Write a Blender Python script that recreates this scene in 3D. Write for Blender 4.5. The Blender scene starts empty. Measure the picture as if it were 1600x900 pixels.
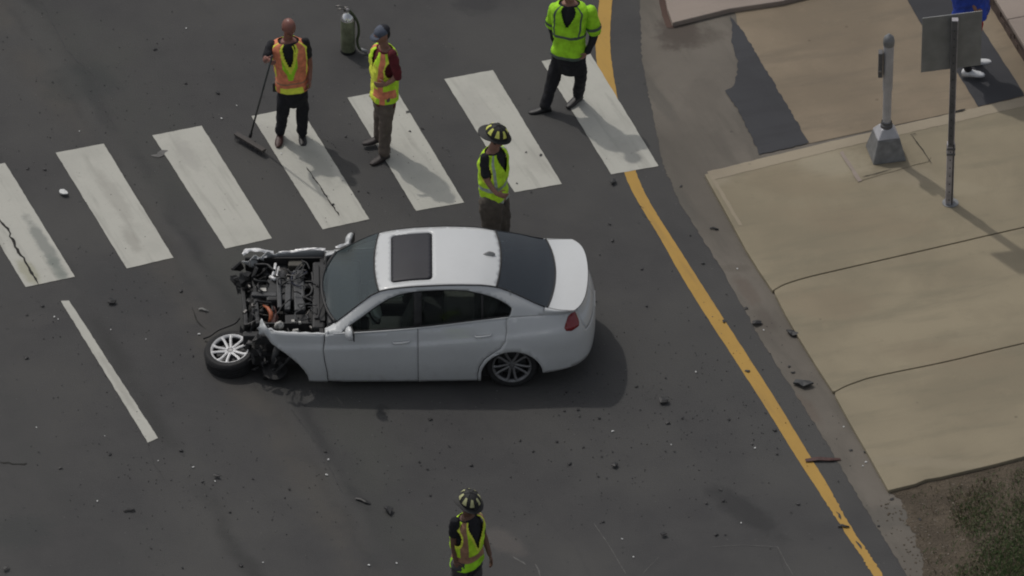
import bpy, bmesh, math, random
import numpy as np
from mathutils import Vector, Matrix, noise
from mathutils.geometry import delaunay_2d_cdt
R = math.radians
random.seed(7)
sc = bpy.context.scene
C = sc.collection

# ---------------------------------------------------------------- camera
PITCH, DIST, PXM = R(37), 120.0, 130.0
CAMP = Vector((0, -DIST*math.cos(PITCH), DIST*math.sin(PITCH)))
cam = bpy.data.cameras.new('camera'); camo = bpy.data.objects.new('camera', cam); C.objects.link(camo)
camo.location = CAMP; camo.rotation_euler = (R(90)-PITCH, 0, 0)
cam.sensor_width = 36; cam.lens = 36*DIST/(1600/PXM); cam.clip_start = 1; cam.clip_end = 3000
sc.camera = camo
VX, VU, VF = Vector((1,0,0)), Vector((0, math.sin(PITCH), math.cos(PITCH))), Vector((0, math.cos(PITCH), -math.sin(PITCH)))

# ---------------------------------------------------------------- world, sun, exposure
SUN_EL = 56; SUN_AZ = math.atan2(-.64, .77)
w = bpy.data.worlds.new('World'); sc.world = w; w.use_nodes = True
nt = w.node_tree; bg = nt.nodes['Background']
sky = nt.nodes.new('ShaderNodeTexSky'); sky.sky_type = 'NISHITA'; sky.sun_disc = False
sky.sun_elevation = R(SUN_EL); sky.sun_rotation = SUN_AZ; sky.dust_density = 3.0; sky.air_density = 1.0
hz = nt.nodes.new('ShaderNodeHueSaturation'); hz.inputs['Saturation'].default_value = .30      # thin high haze: a paler sky
nt.links.new(sky.outputs[0], hz.inputs['Color']); nt.links.new(hz.outputs[0], bg.inputs[0]); bg.inputs[1].default_value = 0.15
sl = bpy.data.lights.new('sun', 'SUN'); sl.energy = 2.0; sl.angle = R(1.2); sl.color = (1, .95, .88)
so = bpy.data.objects.new('sun', sl); C.objects.link(so)
sd = Vector((math.sin(SUN_AZ)*math.cos(R(SUN_EL)), math.cos(SUN_AZ)*math.cos(R(SUN_EL)), math.sin(R(SUN_EL))))
so.rotation_euler = sd.to_track_quat('Z', 'Y').to_euler(); so.location = sd*60
sc.view_settings.view_transform = 'Standard'; sc.view_settings.look = 'None'
sc.view_settings.exposure = -0.72; sc.view_settings.gamma = 1; sc.view_settings.use_curve_mapping = False
sc.cycles.filter_width = 2.0

# ---------------------------------------------------------------- survey helpers (photo point -> place)
def ray(px, py):
    s = 1/PXM
    return (VF*DIST + VX*((px-800)*s) + VU*((450-py)*s))
def G(px, py, z=0.0):
    d = ray(px, py); t = (z-CAMP.z)/d.z
    return CAMP + d*t
def PY(px, py, Y):
    d = ray(px, py); t = (Y-CAMP.y)/d.y
    return CAMP + d*t

# ---------------------------------------------------------------- object helpers
def link(o, parent=None):
    C.objects.link(o)
    if parent is not None: o.parent = parent
    return o
def tag(o, label=None, cat=None, group=None, kind=None):
    if label: o['label'] = label
    if cat: o['category'] = cat
    if group: o['group'] = group
    if kind: o['kind'] = kind
    return o
def empty(name, loc=(0,0,0), rz=0, parent=None):
    o = bpy.data.objects.new(name, None); o.location = loc; o.rotation_euler = (0,0,rz); o.empty_display_size = .2
    return link(o, parent)
def mesh(name, vs, fs, mat=None, parent=None, smooth=False, midx=None):
    me = bpy.data.meshes.new(name); me.from_pydata([tuple(v) for v in vs], [], fs); me.update()
    if mat is not None:
        for m in (mat if isinstance(mat, (list, tuple)) else [mat]): me.materials.append(m)
    if midx is not None:
        me.polygons.foreach_set('material_index', midx)
    if smooth: me.polygons.foreach_set('use_smooth', [True]*len(me.polygons))
    return link(bpy.data.objects.new(name, me), parent)
class MB:
    def __init__(s): s.v = []; s.f = []; s.m = []
    def add(s, vs, fs, mi=0):
        n = len(s.v); s.v += [Vector(v) for v in vs]; s.f += [tuple(i+n for i in f) for f in fs]; s.m += [mi]*len(fs); return s
    def box(s, c, size, rot=None, mi=0, taper=1.0):
        c = Vector(c); hx, hy, hz = [a/2 for a in size]; rot = rot or Matrix.Identity(3)
        vs = []
        for z, k in ((-hz,1), (hz,taper)):
            for x, y in ((-hx,-hy),(hx,-hy),(hx,hy),(-hx,hy)): vs.append(c + rot @ Vector((x*k,y*k,z)))
        return s.add(vs, [(3,2,1,0),(4,5,6,7),(0,1,5,4),(1,2,6,5),(2,3,7,6),(3,0,4,7)], mi)
    def tube(s, pts, rad, n=10, mi=0, cap=True, squash=None, up=None):
        pts = [Vector(p) for p in pts]; N = len(pts)
        if not isinstance(rad, (list, tuple)): rad = [rad]*N
        T = [(pts[min(i+1,N-1)]-pts[max(i-1,0)]).normalized() for i in range(N)]
        u = Vector(up) if up is not None else (Vector((0,0,1)) if abs(T[0].z) < .9 else Vector((1,0,0)))
        vs = []; fs = []
        for i in range(N):
            u = (u - T[i]*u.dot(T[i])).normalized(); v = T[i].cross(u)
            ra = rad[i]; a, b = (ra if isinstance(ra, (tuple, list)) else (ra, ra))
            for k in range(n):
                t = 2*math.pi*k/n; vs.append(pts[i] + u*math.cos(t)*a + v*math.sin(t)*b)
        for i in range(N-1):
            for k in range(n):
                k2 = (k+1) % n; fs.append((i*n+k, i*n+k2, (i+1)*n+k2, (i+1)*n+k))
        if cap: fs += [tuple(reversed(range(n))), tuple((N-1)*n+k for k in range(n))]
        return s.add(vs, fs, mi)
    def ell(s, c, r, rot=None, n=14, m=9, mi=0, f=None):
        c = Vector(c); rot = rot or Matrix.Identity(3); vs = [c + rot @ Vector((0,0,-r[2]))]; fs = []
        for j in range(1, m):
            p = -math.pi/2 + math.pi*j/m
            for k in range(n):
                t = 2*math.pi*k/n; q = Vector((r[0]*math.cos(p)*math.cos(t), r[1]*math.cos(p)*math.sin(t), r[2]*math.sin(p)))
                if f: q = f(q)
                vs.append(c + rot @ q)
        vs.append(c + rot @ Vector((0,0,r[2])))
        for k in range(n): fs.append((0, 1+(k+1)%n, 1+k))
        for j in range(m-2):
            for k in range(n):
                a = 1+j*n; fs.append((a+k, a+(k+1)%n, a+n+(k+1)%n, a+n+k))
        a = 1+(m-2)*n
        for k in range(n): fs.append((a+k, a+(k+1)%n, len(vs)-1))
        return s.add(vs, fs, mi)
    def lathe(s, prof, c=(0,0,0), rot=None, n=32, mi=0, mif=None):
        c = Vector(c); rot = rot or Matrix.Identity(3); vs = []; P = len(prof)
        for k in range(n):
            t = 2*math.pi*k/n
            for r, z in prof: vs.append(c + rot @ Vector((r*math.cos(t), r*math.sin(t), z)))
        fs = [(k*P+j, ((k+1)%n)*P+j, ((k+1)%n)*P+j+1, k*P+j+1) for k in range(n) for j in range(P-1)]
        s.add(vs, fs, mi)
        return s
    def obj(s, name, mat, parent=None, smooth=False, bevel=0, auto=None):
        o = mesh(name, s.v, s.f, mat, parent, smooth, s.m)
        if bevel:
            b = o.modifiers.new('bevel', 'BEVEL'); b.width = bevel; b.segments = 2; b.limit_method = 'ANGLE'; b.angle_limit = R(40)
        if auto: 
            me = o.data; me.polygons.foreach_set('use_smooth', [True]*len(me.polygons)); me.set_sharp_from_angle(angle=R(auto))
        return o
def rotz(a): return Matrix.Rotation(a, 3, 'Z')
def frame(fwd, up=(0,0,1)):
    """matrix whose -Y axis points along fwd"""
    y = -Vector(fwd).normalized(); z = Vector(up); z = (z - y*z.dot(y)).normalized(); x = y.cross(z)
    return Matrix((x, y, z)).transposed()
def interp(pts):
    xs = [p[0] for p in pts]; ys = [p[1] for p in pts]; n = len(xs)
    d = [(ys[i+1]-ys[i])/(xs[i+1]-xs[i]) for i in range(n-1)]
    m = [d[0]] + [0 if d[i-1]*d[i] <= 0 else 2*d[i-1]*d[i]/(d[i-1]+d[i]) for i in range(1, n-1)] + [d[-1]]
    def f(x):
        if x <= xs[0]: return ys[0] + m[0]*(x-xs[0])*0
        if x >= xs[-1]: return ys[-1]
        i = max(k for k in range(n-1) if xs[k] <= x); h = xs[i+1]-xs[i]; t = (x-xs[i])/h
        return (2*t**3-3*t*t+1)*ys[i] + (t**3-2*t*t+t)*h*m[i] + (-2*t**3+3*t*t)*ys[i+1] + (t**3-t*t)*h*m[i+1]
    return f
def smoothline(pts, k=6, closed=False):
    P = [Vector(p) for p in pts]; n = len(P); out = []
    rng = range(n) if closed else range(n-1)
    for i in rng:
        if closed: a, b, c, d = P[i-1], P[i], P[(i+1)%n], P[(i+2)%n]
        else: a, b, c, d = P[max(i-1,0)], P[i], P[i+1], P[min(i+2,n-1)]
        for j in range(k):
            t = j/k; out.append(.5*((2*b) + (c-a)*t + (2*a-5*b+4*c-d)*t*t + (3*b-a-3*c+d)*t**3))
    if not closed: out.append(P[-1])
    return out

# ---------------------------------------------------------------- materials
def mat(name, col, rough=.6, metal=0, var=0, scale=6, spec=.5, coat=0, bump=0, bscale=60, emit=None, trans=0, detail=6):
    m = bpy.data.materials.new(name); m.use_nodes = True; nt = m.node_tree; b = nt.nodes['Principled BSDF']
    b.inputs['Base Color'].default_value = (*col, 1); b.inputs['Roughness'].default_value = rough; b.inputs['Metallic'].default_value = metal
    b.inputs['Specular IOR Level'].default_value = spec; b.inputs['Coat Weight'].default_value = coat; b.inputs['Coat Roughness'].default_value = .06
    tc = nt.nodes.new('ShaderNodeTexCoord')
    if var:
        n = nt.nodes.new('ShaderNodeTexNoise'); n.inputs['Scale'].default_value = scale; n.inputs['Detail'].default_value = detail
        nt.links.new(tc.outputs['Object'], n.inputs['Vector'])
        r = nt.nodes.new('ShaderNodeValToRGB'); e = r.color_ramp.elements
        e[0].position = .3; e[1].position = .7
        e[0].color = (*[c*(1-var) for c in col], 1); e[1].color = (*[min(1, c*(1+var)) for c in col], 1)
        nt.links.new(n.outputs['Fac'], r.inputs['Fac']); nt.links.new(r.outputs['Color'], b.inputs['Base Color'])
    if bump:
        n = nt.nodes.new('ShaderNodeTexNoise'); n.inputs['Scale'].default_value = bscale; n.inputs['Detail'].default_value = 4
        nt.links.new(tc.outputs['Object'], n.inputs['Vector'])
        bp = nt.nodes.new('ShaderNodeBump'); bp.inputs['Strength'].default_value = bump; bp.inputs['Distance'].default_value = .01
        nt.links.new(n.outputs['Fac'], bp.inputs['Height']); nt.links.new(bp.outputs['Normal'], b.inputs['Normal'])
    return m
class NG:
    """small node-expression builder"""
    def __init__(s, name):
        s.m = bpy.data.materials.new(name); s.m.use_nodes = True; s.t = s.m.node_tree; s.b = s.t.nodes['Principled BSDF']
        s.tc = s.t.nodes.new('ShaderNodeTexCoord'); s.P = s.tc.outputs['Object']
    def put(s, sock, v):
        if hasattr(v, 'is_output') or isinstance(v, bpy.types.NodeSocket): s.t.links.new(v, sock)
        elif isinstance(v, (tuple, list)) and len(v) == 3 and sock.type == 'RGBA': sock.default_value = (*v, 1)
        else: sock.default_value = v
    def math(s, op, a, b=0, c=None, clamp=False):
        n = s.t.nodes.new('ShaderNodeMath'); n.operation = op; n.use_clamp = clamp; s.put(n.inputs[0], a); s.put(n.inputs[1], b)
        if c is not None: s.put(n.inputs[2], c)
        return n.outputs[0]
    def noise(s, scale, detail=5, rough=.5, vec=None, dist=0):
        n = s.t.nodes.new('ShaderNodeTexNoise'); n.inputs['Scale'].default_value = scale; n.inputs['Detail'].default_value = detail
        n.inputs['Roughness'].default_value = rough; n.inputs['Distortion'].default_value = dist; s.t.links.new(vec or s.P, n.inputs['Vector']); return n.outputs['Fac']
    def voro(s, scale, vec=None, feature='F1'):
        n = s.t.nodes.new('ShaderNodeTexVoronoi'); n.feature = feature; n.inputs['Scale'].default_value = scale; s.t.links.new(vec or s.P, n.inputs['Vector']); return n
    def ramp(s, f, lo, hi, a=0., b=1.):
        n = s.t.nodes.new('ShaderNodeMapRange'); n.clamp = True; n.interpolation_type = 'SMOOTHSTEP'
        s.put(n.inputs[0], f)
        for i, v in zip((1,2,3,4), (lo,hi,a,b)): n.inputs[i].default_value = v
        return n.outputs[0]
    def mix(s, f, a, b, mode='MIX'):
        n = s.t.nodes.new('ShaderNodeMix'); n.data_type = 'RGBA'; n.blend_type = mode
        s.put(n.inputs[0], f); s.put(n.inputs[6], a); s.put(n.inputs[7], b); return n.outputs[2]
    def xyz(s, vec=None):
        n = s.t.nodes.new('ShaderNodeSeparateXYZ'); s.t.links.new(vec or s.P, n.inputs[0]); return n.outputs
    def mapping(s, rot=0, scale=(1,1,1), loc=(0,0,0)):
        n = s.t.nodes.new('ShaderNodeMapping'); n.inputs['Rotation'].default_value = (0,0,rot)
        n.inputs['Location'].default_value = loc; s.t.links.new(s.P, n.inputs['Vector'])
        if tuple(scale) == (1,1,1): return n.outputs[0]
        k = s.t.nodes.new('ShaderNodeMapping'); k.inputs['Scale'].default_value = scale; s.t.links.new(n.outputs[0], k.inputs['Vector']); return k.outputs[0]
    def stain(s, col, px, py, rx, ry, amt, ang, c, rough=1.3, nsc=5):
        p = G(px, py); q = s.mapping(0, (1,1,1), (-p.x, -p.y, 0))
        n = s.t.nodes.new('ShaderNodeMapping'); n.inputs['Rotation'].default_value = (0,0,-ang); s.t.links.new(q, n.inputs['Vector'])
        n2 = s.t.nodes.new('ShaderNodeMapping'); n2.inputs['Scale'].default_value = (1/rx,1/ry,1); s.t.links.new(n.outputs[0], n2.inputs['Vector'])
        ln = s.t.nodes.new('ShaderNodeVectorMath'); ln.operation = 'LENGTH'; s.t.links.new(n2.outputs[0], ln.inputs[0])
        d = s.math('ADD', ln.outputs['Value'], s.math('MULTIPLY', s.math('SUBTRACT', s.noise(nsc, 5, .65), .5), rough))
        return s.mix(s.math('MULTIPLY', s.ramp(d, .45, 1.1, 1, 0), amt), col, c)
    def bump(s, h, strength=.3, dist=.01):
        n = s.t.nodes.new('ShaderNodeBump'); n.inputs['Strength'].default_value = strength; n.inputs['Distance'].default_value = dist
        s.put(n.inputs['Height'], h); s.t.links.new(n.outputs[0], s.b.inputs['Normal'])
    def done(s, col, rough=.85, metal=0):
        s.put(s.b.inputs['Base Color'], col); s.put(s.b.inputs['Roughness'], rough); s.b.inputs['Metallic'].default_value = metal; return s.m

# lane direction on the ground
L0, L1 = G(100, 470), G(240, 690)
LD = (L1-L0); LD.z = 0; LD.normalize(); LN = Vector((-LD.y, LD.x, 0))       # along, across
LANE = math.atan2(LD.y, LD.x)

def asphalt():
    g = NG('asphalt')
    rot = g.mapping(-LANE)                        # x along lane, y across lane
    x, y, z = g.xyz(rot)
    big = g.noise(.35, 4); mid = g.noise(2.2, 6, .6); fine = g.noise(38, 3, .7); grit = g.noise(150, 2, .6)
    col = g.mix(g.ramp(big, .38, .62), (.043,.042,.043), (.065,.0635,.0605))
    big2 = g.noise(.9, 5, .6, g.mapping(-LANE, (.45, 1.3, 1), (3, 7, 0))); col = g.mix(g.math('MULTIPLY', g.ramp(big2, .45, .7), .55), col, (.040,.040,.041))
    col = g.mix(g.math('MULTIPLY', g.ramp(mid, .3, .75), .5), col, (.066,.065,.063))
    # wheel tracks and drip band along the lanes
    warp = g.math('MULTIPLY', g.math('SUBTRACT', g.noise(1.3, 4), .5), .35)
    yw = g.math('ADD', y, warp)
    def band(px, py, half, amt, c, patch=None):
        nonlocal col
        p = G(px, py); y0 = Matrix.Rotation(-LANE, 3, 'Z') @ p
        d = g.math('ABSOLUTE', g.math('SUBTRACT', yw, y0.y))
        f = g.math('MULTIPLY', g.ramp(d, 0, half, 1, 0), amt)
        if patch: f = g.math('MULTIPLY', f, g.ramp(g.noise(patch, 5, .6), .35, .62))
        col = g.mix(f, col, c)
    band(211, 244, .15, 1.0, (.029,.029,.030), 1.1)
    band(147, 119, .3, .65, (.036,.036,.037), .8)
    band(330, 790, .20, .95, (.032,.032,.031), 1.0)
    band(480, 720, .10, .7, (.036,.036,.036), 1.8)
    band(20, 640, .5, .35, (.040,.042,.041), .9)
    band(300, 480, .4, .6, (.074,.067,.057), 1.1)
    band(760, 660, .05, .35, (.036,.036,.037), 2.0)
    band(610, 760, .9, .5, (.048,.052,.044), .7)
    # fine aggregate
    col = g.mix(g.math('MULTIPLY', g.ramp(grit, .35, .7), .35), col, (.078,.077,.076))
    col = g.mix(g.math('MULTIPLY', g.ramp(fine, .55, .75), .4), col, (.040,.040,.041))
    # pale specks: grit and crumbs of glass
    v = g.voro(7.0); sp = g.math('MULTIPLY', g.ramp(v.outputs['Distance'], .035, .075, 1, 0), g.ramp(v.outputs['Color'], .62, .66))
    col = g.mix(g.math('MULTIPLY', sp, .3), col, (.20,.20,.19))
    v = g.voro(4.0); sp = g.math('MULTIPLY', g.ramp(v.outputs['Distance'], .05, .12, 1, 0), g.ramp(v.outputs['Color'], .55, .6))
    col = g.mix(g.math('MULTIPLY', sp, .5), col, (.030,.030,.030))
    # oily stains
    for (px, py, rx, ry, a, ang, c) in ((1165,800,.75,.22,.7,-.85,(.026,.026,.027)), (745,4,.35,.28,.6,0,(.03,.03,.032)), (550,235,.5,.26,.45,-.7,(.036,.036,.037)), (597,641,.1,.14,.5,0,(.03,.03,.03)),
                                     (205,450,.9,.7,.35,0,(.040,.041,.042)), (130,130,.6,.5,.4,.3,(.036,.041,.040)), (30,830,.5,.4,.4,.3,(.036,.041,.040)), (785,846,.40,.20,.6,-.8,(.100,.090,.084)), (60,500,.35,.2,.35,.3,(.075,.072,.07)), (1060,560,2.0,1.2,.3,.3,(.050,.050,.050))):
        col = g.stain(col, px, py, rx, ry, a, ang, c)
    g.bump(g.math('ADD', g.math('MULTIPLY', grit, .5), fine), .35, .012)
    return g.done(col, .9)
def concrete(name, base, var, stain=(.10,.092,.08), stainamt=.5, streak=None, rough=.9, dots=.5, stains=()):
    g = NG(name)
    n1 = g.noise(.6, 4); n2 = g.noise(3, 6, .65); n3 = g.noise(60, 3, .7); 
    col = g.mix(g.ramp(n1, .35, .65), [c*(1-var) for c in base], [c*(1+var) for c in base])
    vec = g.mapping(R(-16), (.35, 1.6, 1)) if streak is None else g.mapping(streak, (.35, 1.6, 1))
    n4 = g.noise(2.2, 5, .6, vec)
    col = g.mix(g.math('MULTIPLY', g.ramp(n4, .45, .7), stainamt), col, stain)
    col = g.mix(g.math('MULTIPLY', g.ramp(n2, .55, .8), .35), col, [c*1.25 for c in base])
    col = g.mix(g.math('MULTIPLY', g.ramp(n3, .5, .75), .18), col, [c*.6 for c in base])
    oi = g.t.nodes.new('ShaderNodeObjectInfo'); col = g.mix(g.ramp(oi.outputs['Random'], 0, 1, 0, .22), col, [c*.72 for c in base])
    n5 = g.noise(1.1, 6, .7, None, .8); col = g.mix(g.math('MULTIPLY', g.ramp(n5, .52, .72), .3), col, [c*.7 for c in base])
    n6 = g.noise(9, 5, .7); col = g.mix(g.math('MULTIPLY', g.ramp(n6, .58, .75), .25), col, [c*.65 for c in base])
    v = g.voro(3.1); sp = g.math('MULTIPLY', g.ramp(v.outputs['Distance'], .03, .09, 1, 0), g.ramp(v.outputs['Color'], .62, .66))
    col = g.mix(g.math('MULTIPLY', sp, dots), col, [c*.35 for c in base])
    for st in stains: col = g.stain(col, *st)
    g.bump(g.math('ADD', n3, g.math('MULTIPLY', n2, .5)), .25, .008)
    return g.done(col, rough)
def paintmat(name, base, wear=.35, dirt=(.22,.215,.19), wearcol=(.06,.06,.058), stains=()):
    g = NG(name)
    n1 = g.noise(1.6, 5, .6); n2 = g.noise(14, 5, .7); n3 = g.noise(70, 3, .7)
    vec = g.mapping(-LANE, (.5, 5, 1)); n4 = g.noise(1.5, 5, .6, vec)
    col = g.mix(g.math('MULTIPLY', g.ramp(n1, .42, .72), .45), base, [c*.78 for c in base])
    col = g.mix(g.math('MULTIPLY', g.ramp(n4, .5, .75), .45), col, dirt)
    col = g.mix(g.math('MULTIPLY', g.ramp(n2, .60, .74), wear), col, [c*.45 for c in base])
    col = g.mix(g.math('MULTIPLY', g.ramp(n3, .62, .75), wear*.7), col, wearcol)
    for st in stains: col = g.stain(col, *st)
    g.bump(n3, .3, .006)
    return g.done(col, .75)
M = {}
M['asphalt'] = asphalt()
M['white_paint'] = paintmat('white_paint', (.45,.445,.40), .5, stains=((70,385,.75,.10,.8,LANE,(.19,.20,.185)),(92,425,.4,.09,.7,LANE,(.17,.19,.17)),(45,425,.35,.12,.5,LANE,(.26,.25,.15)),(180,310,.7,.12,.45,LANE,(.29,.28,.25)),(205,375,.35,.1,.5,LANE,(.27,.26,.23)),(292,240,.5,.12,.35,LANE,(.29,.28,.26)),(500,260,.5,.16,.45,LANE,(.28,.28,.25)),(410,210,.3,.2,.3,LANE,(.3,.29,.26)),(745,170,.6,.2,.3,LANE,(.31,.30,.28)),(840,250,.4,.2,.3,LANE,(.31,.30,.27)),(980,240,.4,.2,.3,LANE,(.30,.29,.26)),(185,600,.8,.05,.4,LANE,(.28,.27,.24))))
M['yellow_paint'] = paintmat('yellow_paint', (.42,.25,.050), .5, (.26,.16,.05))
M['gutter'] = concrete('gutter_concrete', (.142,.126,.106), .16, (.094,.085,.071), .55, streak=-LANE, stains=((1062,50,.35,.45,.75,0,(.060,.046,.038)),(1085,62,.5,.22,.5,.3,(.075,.062,.05)),(1100,150,.3,.5,.35,0,(.10,.088,.074)),(1168,455,.4,.12,.5,LANE,(.115,.088,.07)),(1150,420,.25,.1,.4,0,(.10,.085,.068)),(1195,500,.3,.12,.4,LANE,(.085,.07,.058)),(1262,640,.4,.12,.5,LANE,(.115,.088,.07)),(1025,150,.9,.12,.4,LANE,(.085,.08,.07)),(1070,320,.5,.1,.4,LANE,(.085,.08,.07)),(1390,810,.5,.3,.5,0,(.085,.08,.07))))
M['walk'] = concrete('walk_concrete', (.262,.224,.154), .12, (.19,.168,.117), .55, stains=((1300,262,.55,.35,.6,0,(.34,.30,.22)),(1410,280,.5,.25,.35,0,(.31,.27,.20)),(1250,290,.8,.4,.35,-.2,(.225,.18,.12)),(1340,350,1.1,.35,.35,-.15,(.225,.178,.12)),(1490,300,.5,.2,.4,0,(.31,.27,.19)),(1290,480,.7,.4,.35,0,(.235,.185,.125)),(1480,560,.9,.3,.35,-.2,(.23,.185,.125)),(1450,728,.9,.12,.4,-.1,(.29,.25,.18)),(1115,285,.3,.2,.5,0,(.31,.27,.2)),(1580,405,.3,.2,.2,0,(.2,.17,.12))))
M['crossing'] = concrete('crossing_concrete', (.225,.180,.126), .14, (.165,.135,.098), .7)
M['pink'] = concrete('pink_concrete', (.30,.25,.215), .1, (.22,.18,.15), .4)
M['pale'] = concrete('pale_concrete', (.31,.265,.195), .08, (.26,.22,.165), .4)
M['rust'] = concrete('rusty_brick', (.075,.045,.035), .4, (.03,.02,.018), .8)
M['dark_paving'] = concrete('dark_paving', (.044,.045,.050), .12, (.033,.033,.037), .6, dots=.2)
M['crack'] = mat('crack', (.018,.017,.015), .9)
M['tar'] = mat('tar', (.03,.03,.031), .7, var=.3, scale=9)
# ================================================================ THE GROUND
road = mesh('road', [(-400,-400,0),(400,-400,0),(400,400,0),(-400,400,0)], [(0,1,2,3)], M['asphalt'])
tag(road, kind='structure')
def ribbon_px(center, width, jit=0, z=.004, step=.05):
    """flat strip along a smooth line of photo points, width in metres"""
    P = smoothline([G(x, y) for x, y in center], 10); vs = []; fs = []
    for i, p in enumerate(P):
        t = (P[min(i+1,len(P)-1)]-P[max(i-1,0)]); t.z = 0; t.normalize(); n = Vector((-t.y, t.x, 0))
        w = width(i/(len(P)-1)) if callable(width) else width
        for s in (-1, 1):
            q = p + n*s*(w/2 + random.uniform(-jit, jit)); vs.append((q.x, q.y, z))
    for i in range(len(P)-1): fs.append((2*i, 2*i+2, 2*i+3, 2*i+1))
    return vs, fs
def flat_poly(name, pts, z, m, parent=None, px=True, jit=0, sub=0):
    P = [G(x, y) for x, y in pts] if px else [Vector(p) for p in pts]
    if sub:
        Q = []
        for i, p in enumerate(P):
            q = P[(i+1) % len(P)]; n = max(1, int((q-p).length/sub)); d = (q-p).normalized(); nn = Vector((-d.y, d.x, 0))
            for k in range(n): Q.append(p.lerp(q, k/n) + (nn*random.uniform(-jit, jit)))
        P = Q
    bm = bmesh.new(); vs = [bm.verts.new((p.x, p.y, z)) for p in P]; f = bm.faces.new(vs); f.normal_update()
    if f.normal.z < 0: f.normal_flip()
    bmesh.ops.triangulate(bm, faces=bm.faces[:])
    me = bpy.data.meshes.new(name); bm.to_mesh(me); bm.free(); me.materials.append(m)
    return link(bpy.data.objects.new(name, me), parent)
def slab(name, pts, z0, z1, m, parent=None, px=True, bevel=.012, zpx=0):
    P = [G(x, y, zpx) for x, y in pts] if px else [Vector(p) for p in pts]
    A = sum(P[i].x*P[(i+1)%len(P)].y - P[(i+1)%len(P)].x*P[i].y for i in range(len(P)))
    if A < 0: P.reverse()
    n = len(P); vs = [(p.x,p.y,z0) for p in P] + [(p.x,p.y,z1) for p in P]
    fs = [tuple(reversed(range(n))), tuple(range(n, 2*n))] + [(i, (i+1)%n, n+(i+1)%n, n+i) for i in range(n)]
    o = mesh(name, vs, fs, m, parent)
    if bevel:
        b = o.modifiers.new('bevel', 'BEVEL'); b.width = bevel; b.segments = 2; b.limit_method = 'ANGLE'; b.angle_limit = R(50)
    return o
# crosswalk stripes (children of the road), world-measured corners
STR = [[(-68,270),(8,255),(117,433),(40,449)], [(87,239),(162,225),(271,403),(198,420)], [(238,212),(315,197),(425,373),(352,389)],
       [(393,182),(468,167),(577,343),(504,359)], [(543,153),(618,139),(725,317),(650,330)], [(694,124),(770,110),(878,288),(804,301)], [(846,96),(921,82),(1029,260),(955,273)],
       [(-220,299),(-145,284),(-36,462),(-113,478)]]
for q in STR:
    flat_poly('crosswalk_stripe', q, .006, M['white_paint'], road, jit=.003, sub=.06)
flat_poly('lane_line', [(95,471),(108,470),(247,685),(231,692)], .006, M['white_paint'], road, jit=.004, sub=.06)
for dx, dy in ((-640*.62-30, -640),):
    flat_poly('lane_line', [(95+dx,471+dy),(108+dx,470+dy),(247+dx,685+dy),(231+dx,692+dy)], .006, M['white_paint'], road, jit=.004, sub=.06)
Ll = [(941,-120),(937,0),(931,50),(931,95),(946,165),(962,225),(975,272),(997,317),(1033,374),(1067,437),(1123,524),(1200,642),(1242,712),(1284,775),(1316,826),(1351,877),(1364,902),(1440,1030),(1520,1160)]
Lr = [(962,-120),(957,0),(953,50),(955,95),(967,165),(982,225),(993,269),(1014,315),(1042,359),(1085,427),(1146,522),(1212,624),(1266,714),(1304,775),(1322,813),(1360,868),(1380,900),(1456,1030),(1536,1160)]
la = smoothline([G(*p) for p in Ll], 14); lb = smoothline([G(*p) for p in Lr], 14)
for _ in range(60):
    for L_ in (la, lb): L_[1:-1] = [(L_[i-1]+L_[i]*2+L_[i+1])/4 for i in range(1, len(L_)-1)]
vs = []
for i, (a, b) in enumerate(zip(la, lb)):
    j = .012 if i > len(la)*.72 else .003
    d = (b-a).normalized(); a = a + d*random.uniform(-j, j); b = b + d*random.uniform(-j, j)
    vs += [(a.x,a.y,.0035),(b.x,b.y,.0035)]
mesh('yellow_edge_line', vs, [(2*i,2*i+1,2*i+3,2*i+2) for i in range(len(la)-1)], M['yellow_paint'], road)

def crack(pts, w, parent, z=.009, m='crack', jit=.4, name='crack'):
    P = [G(x, y) for x, y in pts]; Q = []
    for i in range(len(P)-1):
        n = max(1, int((P[i+1]-P[i]).length/.05)); d = (P[i+1]-P[i]).normalized(); nn = Vector((-d.y,d.x,0))
        for k in range(n): Q.append(P[i].lerp(P[i+1], k/n) + nn*random.uniform(-w, w)*jit)
    Q.append(P[-1]); vs = []
    for i, p in enumerate(Q):
        t = (Q[min(i+1,len(Q)-1)]-Q[max(i-1,0)]).normalized(); n = Vector((-t.y,t.x,0)); ww = w*random.uniform(.35, 1)/2*(.3 if i in (0,len(Q)-1) else 1)
        vs += [(*(p-n*ww).xy, z), (*(p+n*ww).xy, z)]
    return mesh(name, vs, [(2*i,2*i+2,2*i+3,2*i+1) for i in range(len(Q)-1)], M[m], parent)
crack([(-4,342),(2,347),(12,358),(20,378),(28,390),(34,400),(44,420),(52,432),(60,445)], .042, road)
crack([(478,262),(488,275),(505,300),(522,325),(530,338)], .02, road)
crack([(64,0),(92,56),(105,80),(147,119),(161,167),(180,200)], .02, road, .0045, 'tar')
crack([(300,480),(306,500),(322,515)], .02, road, .0045, 'crack')
crack([(0,722),(20,725),(38,726),(42,724)], .035, road, .0045, 'crack')
for pts, w in (([(232,696),(240,725),(256,748)], .014), ([(455,640),(500,700),(535,770)], .02), ([(1215,860),(1228,900)], .01)):
    crack(pts, w, road, .0045, 'tar')
M['scrape'] = mat('scrape', (.125,.122,.118), .8, var=.3, scale=15)
for pts, w in (([(801,870),(812,876),(822,883)], .03), ([(836,882),(842,892),(845,903)], .022), ([(928,818),(950,850),(978,897)], .010), ([(1030,870),(1004,897)], .008), ([(1110,855),(1160,852),(1215,855),(1228,880),(1240,900)], .008)):
    crack(pts, w, road, .0045, 'scrape', .2, 'scrape_mark')
crack([(240,246),(250,240),(262,236)], .1, road, .008, 'scrape', .5, 'paint_smear')

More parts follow.
